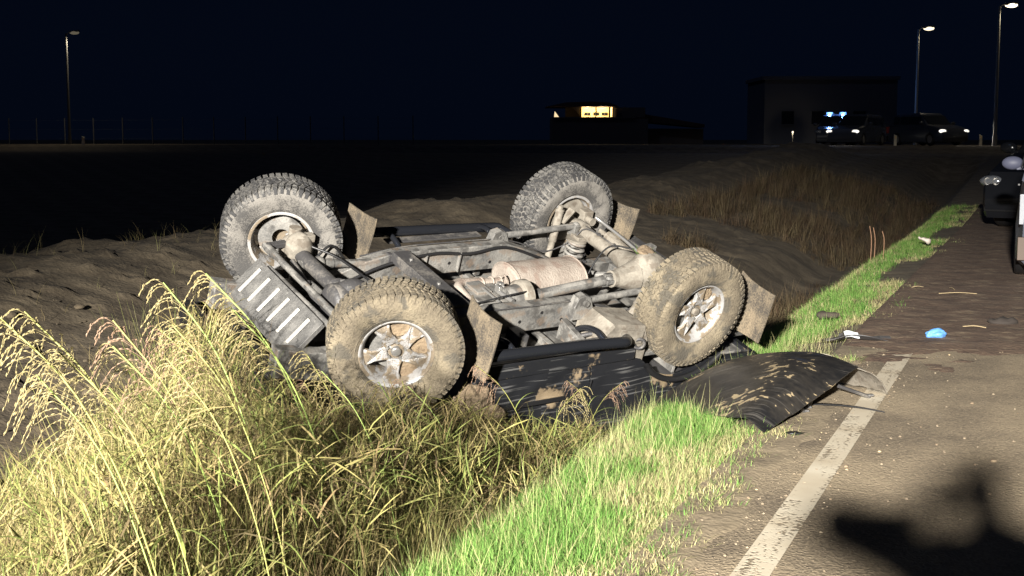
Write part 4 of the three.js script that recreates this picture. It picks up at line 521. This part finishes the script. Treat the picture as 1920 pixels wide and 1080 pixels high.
function marker(px, py, label) { const d = 70, x = (px - 960) / 2575 * d, [u] = uvOf(x, -d), o = thing('marker_post', label, 'marker post', [x, rise(u), -d]); mesh('post', prism([[-0.06, 0], [0.06, 0], [0.06, 0.5], [-0.06, 0.56]], 0.09, 0.01), flat(0.75, 0.68, 0.52, { roughness: 0.5 }), o); mesh('reflector', box(0.05, 0.12, 0.012, 0, 0.42, 0.095), flat(0.9, 0.6, 0.2, { roughness: 0.3 }), o); }
marker(1678, 258, 'short pale marker post beside the distant vehicle lights'); marker(1838, 252, 'short pale marker post beside the tall lit lamp pole');
{ const p = W(68.2, -50.5, rise(68.2)); const o = thing('marker_post', 'short pale marker post below the dim lamp mast', 'marker post', [-27.0, rise(70) - 0.05, -86.5]); mesh('post', prism([[-0.09, 0], [0.09, 0], [0.07, 0.5], [-0.05, 0.56]], 0.09, 0.01), flat(0.8, 0.72, 0.55, { roughness: 0.5 }), o); mesh('reflector', box(0.06, 0.12, 0.012, 0, 0.4, 0.095), flat(0.9, 0.6, 0.2, { roughness: 0.3 }), o); }
{ // house with a lit loggia
  const D = 100, y0 = 1.3, o = thing('house', 'low dark house with a lit yellow porch and rows of openings', 'house', [0, y0, -D]), wall = flat(0.16, 0.13, 0.105, { roughness: 0.9 }), in_ = flat(0.72, 0.56, 0.3, { roughness: 0.9 });
  const X = px => (px - 960) / 2575 * D, Y = py => 1.6 + (262 - py) / 2575 * D - y0;
  const x0 = X(1088), x1 = X(1146), yb = Y(220), yt = Y(201);
  mesh('base_wall', box(X(1215) - X(1035), yb - 0.1, 6, (X(1215) + X(1035)) / 2, (yb - 0.1) / 2, -3), wall, o);
  mesh('back_wall', box(x1 - X(1062), yt - yb + 0.4, 0.2, (x1 + X(1062)) / 2, (yb + yt) / 2, -2.2), in_, o);
  mesh('floor_slab', box(X(1190) - X(1035), 0.1, 5.5, (X(1190) + X(1035)) / 2, yb - 0.04, -2.6), wall, o);
  const roof = mesh('roof', [prism([[X(1035) - 0.4, yt + 0.02], [X(1160), yt + 0.02], [X(1140), yt + 0.3], [X(1110), yt + 0.36], [X(1060), yt + 0.3]], 6, 0.02).translate(0, 0, -5.6)], flat(0.12, 0.06, 0.045, { roughness: 0.9 }), o);
  for (const x of [X(1089), X(1117), X(1142)]) mesh('column', box(0.09, yt - yb, 0.09, x, (yt + yb) / 2, 0.05), wall, o);
  for (const x of [1104, 1121, 1137]) { const w = mesh('window', box(0.44, 0.2, 0.05, X(x), Y(213.5), -2.08), M.glass, o); mesh('window_frame', [box(0.46, 0.03, 0.03, X(x), Y(213.5) + 0.12, -2.06), box(0.03, 0.2, 0.03, X(x), Y(213.5), -2.05)], wall, w); }
  mesh('side_wall', prism([[X(1074), yt], [X(1090), yt], [X(1090), yb]], 2, 0.01).translate(0, 0, -2.1), in_, o);
  mesh('side_wall', box(0.1, yt - yb, 2, X(1149), (yt + yb) / 2, -1.1), in_, o);
  mesh('right_wing_wall', box(X(1215) - X(1152), 0.75, 0.2, (X(1215) + X(1152)) / 2, yb + 0.38, -2.4), wall, o);
  mesh('low_roof', prism([[X(1148), yt - 0.05], [X(1330), yb - 0.5], [X(1330), yb - 0.7], [X(1148), yb - 0.05]], 5, 0.02).translate(0, 0, -7.7), flat(0.1, 0.06, 0.05, { roughness: 0.9 }), o);
  mesh('low_wall', box(X(1330) - X(1216), yb - 0.8, 4, (X(1330) + X(1216)) / 2, (yb - 0.8) / 2, -5.2), wall, o);
  mesh('small_window', prism([[X(1039), yb], [X(1048), yb], [X(1040), yb + 0.42]], 0.1, 0.005).translate(0, 0, -0.1), glow(1, 0.75, 0.42, 1.0), o);
  const lampB = mesh('porch_lamp', box(1.6, 0.05, 0.1, (x0 + x1) / 2, yt - 0.06, -1.1), glow(1, 0.8, 0.45, 1.5), o);
  for (const k of [-0.55, 0.55]) { const l = new THREE.PointLight(new THREE.Color().setRGB(1, 0.78, 0.42), 9, 0, 2); l.position.set((x0 + x1) / 2 + k, yt - 0.16, -1.1); l.castShadow = true; l.shadow.radius = 4; o.add(l); }
}
{ // pale flat-roofed building
  const D = 97, y0 = 1.3, X = px => (px - 960) / 2575 * D, Y = py => 1.6 + (262 - py) / 2575 * D - y0, o = thing('pale_building', 'pale flat roofed building, barely lit, behind the emergency vehicles', 'building', [0, y0, -D]), w = flat(0.13, 0.135, 0.155, { roughness: 0.9 });
  mesh('wall', box(X(1680) - X(1432), Y(150), 7, (X(1680) + X(1432)) / 2, Y(150) / 2, -3.5), w, o);
  mesh('roof_edge', box(X(1680) - X(1432) + 0.3, 0.25, 7.3, (X(1680) + X(1432)) / 2, Y(150) + 0.1, -3.5), w, o);
  for (const px of [1476, 1532, 1610]) { const q = mesh('window', box(0.85, 0.9, 0.06, X(px), Y(221), 0.01), M.glass, o); mesh('frame', [box(0.95, 0.06, 0.09, X(px), Y(221) + 0.48, 0.02), box(0.95, 0.06, 0.12, X(px), Y(221) - 0.48, 0.03)], w, q); }
  const g = thing('garden_lamp', 'tiny lit ground lamp in front of the pale building', 'lamp', [X(1474), y0, -D + 2.2]); mesh('stem', rod([0, 0, 0], [0, 0.75, 0], 0.03), poleM, g); mesh('lens', new THREE.SphereGeometry(0.07, 12, 8).translate(0, 0.82, 0), glow(1, 0.85, 0.6, 1.6), g); const l = new THREE.PointLight(new THREE.Color().setRGB(1, 0.85, 0.6), 1.0, 0, 2); l.position.set(0, 0.82, 0.12); l.castShadow = true; g.add(l);
}
// ---------------------------------------------------------------- cars: x forward, y up
const carWheel = join([lathe([[0.2, -0.1], [0.3, -0.1], [0.325, -0.07], [0.33, 0], [0.325, 0.07], [0.3, 0.1], [0.2, 0.1]], 36, 'z')]), carRim = join([lathe([[0.02, 0.07], [0.06, 0.07], [0.08, 0.04], [0.19, 0.06], [0.205, 0.09], [0.21, 0.03], [0.21, -0.09]], 32, 'z'), ...[0, 1, 2, 3, 4].map(i => box(0.17, 0.045, 0.02, 0.115, 0, 0.065).rotateZ(i * 1.2566))]);
function car(name, label, pos, turn, paint, o = {}) {
  const c = thing(name, label, 'car', pos, turn, o.group), L = 4.4, Wd = o.width ?? 1.8, H = o.height ?? 1.62, tyreM = M.black, h = Wd / 2, belt = 0.62 * H, dk = M.black;
  const arch = (cx, r = 0.37) => { const a = []; for (let i = 0; i <= 10; i++) { const t = Math.PI - i / 10 * Math.PI; a.push([cx + r * Math.cos(t), 0.3 + r * Math.sin(t)]); } return a; };
  const low = [[-2.2, 0.35], [-2.15, 0.24], [-1.72, 0.22], ...arch(-1.33), [-0.95, 0.2], [0.95, 0.2], ...arch(1.33), [1.72, 0.22], [2.12, 0.24], [2.2, 0.4], [2.19, 0.62], [2.08, 0.82], [1.3, belt - 0.04], [1.0, belt], [-2.05, belt + 0.02], [-2.17, 0.8]];
  const bg = prism(low, Wd - 0.02, 0.06).translate(0, 0, -h + 0.01), p = bg.attributes.position; for (let i = 0; i < p.count; i++) { const x = p.getX(i), k = 1 - 0.1 * smooth(1.5, 2.25, Math.abs(x)) - 0.03 * smooth(0.6, 1.0, p.getY(i)); p.setZ(i, p.getZ(i) * k); } bg.computeVertexNormals();
  mesh('body', toCreasedNormals(bg, 0.6), paint, c);
  const cab = prism([[1.0, belt - 0.01], [0.35, H - 0.07], [0.1, H], [-1.5, H - 0.02], [-1.75, H - 0.1], [-2.05, belt - 0.01]], Wd - 0.14, 0.04).translate(0, 0, -h + 0.07), q = cab.attributes.position; for (let i = 0; i < q.count; i++) q.setZ(i, q.getZ(i) * (1 - 0.2 * smooth(belt, H, q.getY(i)))); cab.computeVertexNormals();
  mesh('cabin', toCreasedNormals(cab, 0.6), paint, c);
  const tilt = 0.22; const windscreenA = Math.atan2(H - 0.07 - belt, 0.65);
  mesh('windscreen', box(Math.hypot(0.65, H - 0.07 - belt) * 0.84, 0.01, Wd - 0.42, 0.71, (belt + H - 0.07) / 2 + 0.035, 0, 0, 0, -windscreenA), M.glass, c);
  mesh('rear_window', box(Math.hypot(0.3, H - 0.1 - belt) * 0.8, 0.01, Wd - 0.45, -1.94, (belt + H - 0.1) / 2 + 0.03, 0, 0, 0, Math.atan2(H - 0.1 - belt, 0.3)), M.glass, c);
  for (const s of [-1, 1]) {
    for (const [x, w] of [[0.1, 0.75], [-0.75, 0.8], [-1.5, 0.4]]) mesh('side_window', box(w, (H - belt) * 0.62, 0.012, x, (H + belt) / 2 - 0.02, s * (h - 0.1), s * -tilt), M.glass, c);
    const hl = mesh('headlight', [ball(0.19, 2.09, 0.73, s * (h - 0.21), 0.75, 0.5, 1.15, 20), ball(0.11, 2.14, 0.66, s * (h - 0.46), 0.75, 0.5, 1.3, 16)], o.lit ? glow(1, 0.95, 0.85, o.lit) : mat(null, { color: 0xa8adb5, roughness: 0.12, metalness: 0.6, phys: true, clearcoat: 1, clearcoatRoughness: 0.05 }), c);
    for (const z of [-0.06, 0.07]) mesh('headlight_reflector', lathe([[0.01, 0.0], [0.035, 0.012], [0.05, 0.035], [0.055, 0.04]], 20, 'x').translate(2.2, 0.73, s * (h - 0.24) + z), M.steel, hl);
    mesh('tail_light', box(0.05, 0.34, 0.16, -2.155, 0.82, s * (h - 0.14)), o.tail ?? flat(0.35, 0.03, 0.03, { roughness: 0.2 }), c);
    const m = mesh('mirror', [ball(0.12, 0.78, belt + 0.14, s * (h + 0.1), 0.6, 0.75, 1.15, 18), box(0.06, 0.04, 0.14, 0.78, belt + 0.07, s * (h - 0.02))], o.mirror ?? paint, c);
    for (const x of [-1.33, 1.33]) { const g = part('car_wheel', c); g.position.set(x, 0.33, s * (h - 0.11)); if (s < 0) g.rotation.y = Math.PI; for (const [n, ge, ma] of [['tyre', carWheel, tyreM], ['rim', carRim, M.steel]]) { const e = new THREE.Mesh(ge, ma); e.name = n; e.castShadow = e.receiveShadow = true; g.add(e); } }
    mesh('fog_lamp', new THREE.CylinderGeometry(0.055, 0.055, 0.03, 16).rotateZ(Math.PI / 2).translate(2.2, 0.42, s * (h - 0.36)), M.steel, c);
    mesh('door_handle', box(0.18, 0.03, 0.03, 0.0, belt - 0.12, s * (h - 0.005)), dk, c);
  }
  mesh('front_bumper', box(0.1, 0.2, Wd * 0.86, 2.17, 0.38, 0), dk, c); mesh('rear_bumper', box(0.14, 0.26, Wd * 0.94, -2.18, 0.38, 0), o.bumper ?? dk, c);
  mesh('grille', [box(0.04, 0.05, Wd * 0.42, 2.17, 0.66, 0), box(0.04, 0.05, Wd * 0.42, 2.175, 0.57, 0)], dk, c);
  for (const s of [-1, 1]) mesh('number_plate', box(0.012, 0.11, 0.5, s > 0 ? 2.235 : -2.2, s > 0 ? 0.44 : 0.72, 0), flat(0.75, 0.75, 0.72, { roughness: 0.4 }), c);
  if (o.beacon) { const b = mesh('light_bar', box(0.25, 0.07, 1.1, -0.3, H + 0.06, 0), dk, c); for (const s of [-1, 1]) { mesh('beacon', box(0.22, 0.13, 0.34, -0.3, H + 0.13, s * 0.36), glow(0.08, 0.28, 1, 1.2), b); const l = new THREE.PointLight(new THREE.Color().setRGB(0.15, 0.35, 1), 7, 0, 2); l.position.set(0.0, H + 0.14, s * 0.36); l.castShadow = true; l.shadow.radius = 4; c.add(l); } }
  if (o.lit) for (const s of [-1, 1]) { const l = new THREE.SpotLight(new THREE.Color().setRGB(1, 0.95, 0.85), 5 * o.lit, 0, 0.6, 0.7, 2); l.position.set(2.25, 0.7, s * (h - 0.26)); l.target.position.set(10, -0.4, s * h); l.castShadow = true; c.add(l, l.target); }
  return c;
}
const towards = Math.atan2(-RC, -RS), away = Math.atan2(RC, RS);
const at = (u, v) => { const p = W(u, v, rise(u)); return [p.x, p.y, p.z]; };
car('parked_car', 'black parked car facing the wreck, its clear headlight catching light', [10.78, rise(27.9), -25.7], Math.atan2(-0.75, -0.66), M.gloss, { height: 1.75, width: 1.72 }).scale.setScalar(1.18);
car('parked_car', 'tall silver car seen from behind, stopped on the muddy road before the black car', at(18.6, 0.55), away, flat(0.2, 0.22, 0.28, { roughness: 0.3, metalness: 0.3 }), { height: 1.86, mirror: flat(0.13, 0.14, 0.21, { roughness: 0.5 }), bumper: flat(0.12, 0.085, 0.065, { roughness: 0.6 }), tail: flat(0.4, 0.42, 0.46, { roughness: 0.15 }) });
const farCar = (px, d, turn, label, o) => { const x = (px - 960) / 2575 * d, [u] = uvOf(x, -d); return car('distant_car', label, [x, rise(u), -d], turn, flat(0.05, 0.055, 0.07, { roughness: 0.25 }), { group: 'vehicles stopped on the cross road', ...o }); };
farCar(1566, 76, -1.9, 'distant dark emergency car with blue beacons on its roof', { beacon: true });
farCar(1608, 74, -2.2, 'distant dark car with bright white headlights beside the blue beacons', { lit: 1.4 });
farCar(1738, 71, -1.2, 'distant dark car with one visible headlight, nearest the second lamp', { lit: 1.4 });

// ---------------------------------------------------------------- the flood lamp that lights the scene, on its tripod behind the camera
{ const o = thing('flood_lamp', 'tripod mast with two flood lamp heads standing on the road behind the camera', 'flood lamp', [FLOOD.x, 0, FLOOD.z]), aim = FLOOD_AIM.clone().sub(FLOOD).normalize(), H = FLOOD.y;
  const back = aim.clone().multiplyScalar(-0.2); const px = back.x, pz = back.z;
  mesh('mast', [rod([px, 0.9, pz], [px, H - 0.12, pz], 0.03, 0.022, 12), rod([px, 0.35, pz], [px, 1.3, pz], 0.04, 0.04, 12)], poleM, o);
  for (let i = 0; i < 3; i++) { const a = i * 2.094 + 0.4; mesh('leg', [rod([px, 1.0, pz], [px + 0.75 * Math.cos(a), 0.02, pz + 0.75 * Math.sin(a)], 0.02), rod([px, 0.45, pz], [px + 0.4 * Math.cos(a), 0.47, pz + 0.4 * Math.sin(a)], 0.012)], poleM, o); }
  mesh('crossbar', box(0.6, 0.04, 0.04, px, H - 0.12, pz), poleM, o);
  const yaw = Math.atan2(-aim.x, -aim.z), pit = Math.asin(aim.y);
  for (const s of [-1, 1]) { const g = part('lamp_head', o); g.position.set(px * 0.6 + s * 0.16 * Math.cos(yaw), H + back.y * 0.6, pz * 0.6 - s * 0.16 * Math.sin(yaw)); g.rotation.set(pit, yaw, 0, 'YXZ'); mesh('housing', box(0.28, 0.24, 0.08, 0, 0, 0.05), M.black, g); mesh('lens', box(0.25, 0.2, 0.012, 0, 0, 0.003), glow(1, 0.95, 0.86, 6), g); }
}

// ---------------------------------------------------------------- the bystander taking the picture, whose shadow falls on the road
function field(bones, lo, size, n, k = 0.03) { // smooth union of tapered capsules, meshed
  const mc = new MarchingCubes(n, new THREE.MeshBasicMaterial(), false, false, 120000), N = mc.size, f = mc.field; mc.isolation = 0;
  const B = bones.map(([a, b, ra, rb, sx]) => { const d = [b[0] - a[0], b[1] - a[1], b[2] - a[2]]; return { a, d, l: Math.max(1e-9, d[0] * d[0] + d[1] * d[1] + d[2] * d[2]), ra, rb }; });
  for (let z = 0; z < N; z++) for (let y = 0; y < N; y++) for (let x = 0; x < N; x++) {
    const p = [lo[0] + size * x / (N / 2) / 2, lo[1] + size * y / (N / 2) / 2, lo[2] + size * z / (N / 2) / 2]; let s = 0;
    for (const b of B) { const q = [p[0] - b.a[0], p[1] - b.a[1], p[2] - b.a[2]], t = clamp((q[0] * b.d[0] + q[1] * b.d[1] + q[2] * b.d[2]) / b.l), e = Math.hypot(q[0] - t * b.d[0], q[1] - t * b.d[1], q[2] - t * b.d[2]) - lerp(b.ra, b.rb, t); if (e < k * 8) s += Math.exp(-e / k); }
    f[x + y * N + z * N * N] = s > 0 ? k * Math.log(s) : -k * 8;
  }
  mc.update(); const c = mc.count, pos = new Float32Array(c * 3);
  for (let i = 0; i < c; i++) for (let j = 0; j < 3; j++) pos[i * 3 + j] = lo[j] + size * (mc.positionArray[i * 3 + j] + 1) / 2;
  const g = new THREE.BufferGeometry(); g.setAttribute('position', new THREE.BufferAttribute(pos, 3)); const m = mergeVertices(g, 1e-4); m.computeVertexNormals(); return m;
}
function paintBy(g, fn) { const p = g.attributes.position, c = new Float32Array(p.count * 3); for (let i = 0; i < p.count; i++) c.set(fn(p.getX(i), p.getY(i), p.getZ(i)), i * 3); g.setAttribute('color', new THREE.BufferAttribute(c, 3)); return g; }
function hand(w, dir, side) { // palm at w, fingers curled round a phone edge; dir: towards the phone's middle along x
  const b = [[w, [w[0] + dir * 0.02, w[1] + 0.06, w[2] - 0.015], 0.03, 0.034]], P = [w[0] + dir * 0.02, w[1] + 0.055, w[2] - 0.02];
  for (let i = 0; i < 4; i++) { const y = P[1] - 0.03 + i * 0.021, L = [0.026, 0.03, 0.032, 0.028][i]; b.push([[P[0], y, P[2]], [P[0] + dir * 0.01, y + 0.008, P[2] - L], 0.0095, 0.009], [[P[0] + dir * 0.01, y + 0.008, P[2] - L], [P[0] + dir * (0.01 + L), y + 0.012, P[2] - L - 0.006], 0.009, 0.0085], [[P[0] + dir * (0.01 + L), y + 0.012, P[2] - L - 0.006], [P[0] + dir * (0.02 + L), y + 0.01, P[2] - L + 0.008], 0.0085, 0.0075]); }
  b.push([[w[0], w[1] + 0.03, w[2] + 0.005], [w[0] + dir * 0.035, w[1] + 0.06, w[2] + 0.012], 0.013, 0.011], [[w[0] + dir * 0.035, w[1] + 0.06, w[2] + 0.012], [w[0] + dir * 0.055, w[1] + 0.08, w[2] + 0.004], 0.0105, 0.009]);
  return b;
}
function person(pos, turn, label, cl, pose) {
  const o = thing('person', label, 'person', pos, turn), q = pose;
  const body = [[[0, 0.98, 0.0], [0, 1.18, 0.0], 0.135, 0.125], [[-0.05, 1.2, 0], [0.05, 1.2, 0], 0.125, 0.125], [[-0.13, 1.4, 0], [0.13, 1.4, 0], 0.115, 0.115], [[-0.08, 0.95, 0], [0.08, 0.95, 0], 0.125, 0.125], [[0, 1.42, 0.01], [0, 1.53, 0.02], 0.12, 0.085]];
  for (const s of [-1, 1]) {
    body.push([[s * 0.095, 0.92, 0], [s * 0.12, 0.5, -0.015], 0.088, 0.06], [[s * 0.12, 0.5, -0.015], [s * 0.13, 0.1, 0.02], 0.058, 0.042], [[s * 0.13, 0.07, 0.03], [s * 0.15, 0.035, -0.13], 0.046, 0.036]);
    body.push([[s * 0.18, 1.43, 0], q.elbow[s], 0.09, 0.075], [q.elbow[s], q.wrist[s], 0.06, 0.034]);
  }
  const skin = [0.48, 0.3, 0.22], g = field(body, [-1.05, -0.02, -1.05], 2.1, 92, 0.022);
  const head = field([[[0, 1.6, 0.0], [0, 1.66, 0.01], 0.082, 0.088], [[0, 1.555, -0.035], [0, 1.6, -0.04], 0.045, 0.058], [[0, 1.6, -0.095], [0, 1.63, -0.085], 0.014, 0.01], [[-0.084, 1.6, 0.01], [-0.086, 1.635, 0.014], 0.012, 0.014], [[0.084, 1.6, 0.01], [0.086, 1.635, 0.014], 0.012, 0.014], [[0, 1.46, 0], [0, 1.56, 0], 0.056, 0.056], [[-0.02, 1.563, -0.085], [0.02, 1.563, -0.085], 0.009, 0.009]], [-0.16, 1.44, -0.16], 0.32, 60, 0.012);
  const hands = [-1, 1].map(s => { const w = q.wrist[s]; return field(hand(w, -s, s).map(b => b), [w[0] - 0.1, w[1] - 0.06, w[2] - 0.11], 0.2, 56, 0.004); });
  const all = mergeGeometries([g, head, ...hands].map(a => paintBy(a, (x, y, z) => a === g ? (y < 0.075 ? [0.03, 0.03, 0.03] : y < 0.97 ? cl[1] : y > 1.47 && Math.abs(x) < 0.12 && !q.up ? skin : cl[0]) : skin)).map(a => { a.deleteAttribute('uv'); return a; }));
  const m = new THREE.Mesh(all, new THREE.MeshStandardMaterial({ vertexColors: true, roughness: 0.85 })); m.name = 'body'; m.castShadow = m.receiveShadow = true; o.add(m);
  mesh('hair', field([[[0, 1.66, 0.02], [0, 1.69, 0.0], 0.09, 0.088], [[0, 1.6, 0.05], [0, 1.65, 0.04], 0.06, 0.075]], [-0.13, 1.52, -0.13], 0.26, 40, 0.012), flat(0.03, 0.02, 0.015, { roughness: 0.7 }), o);
  for (const s of [-1, 1]) { const e = mesh('eye', ball(0.0125, s * 0.03, 1.625, -0.073, 1, 0.8, 1, 12), flat(0.7, 0.68, 0.65, { roughness: 0.2 }), o); mesh('iris', ball(0.006, s * 0.03, 1.625, -0.0825, 1, 1, 0.5, 10), flat(0.05, 0.03, 0.02, { roughness: 0.2 }), e); }
  return o;
}
person([0.03, 0, 0.36], 0, 'person in dark jacket and jeans holding a phone up with both hands, elbows out', [[0.03, 0.035, 0.05], [0.04, 0.05, 0.09]], { elbow: { '-1': [-0.43, 1.52, -0.1], 1: [0.35, 1.38, -0.1] }, wrist: { '-1': [-0.105, 1.5, -0.24], 1: [0.105, 1.5, -0.24] } });
{ const ph = thing('phone', 'dark phone held up by the person with elbows out', 'phone', [0.03, 1.565, 0.07]); mesh('case', box(0.155, 0.075, 0.009, 0, 0, 0), M.black, ph); mesh('screen', box(0.146, 0.068, 0.002, 0, 0, 0.0056), flat(0.02, 0.02, 0.03, { roughness: 0.1 }), ph); mesh('camera_lens', new THREE.CylinderGeometry(0.008, 0.008, 0.003, 16).rotateX(Math.PI / 2).translate(0.055, 0.018, -0.0058), M.glass, ph); }
renderer.render(scene, camera);
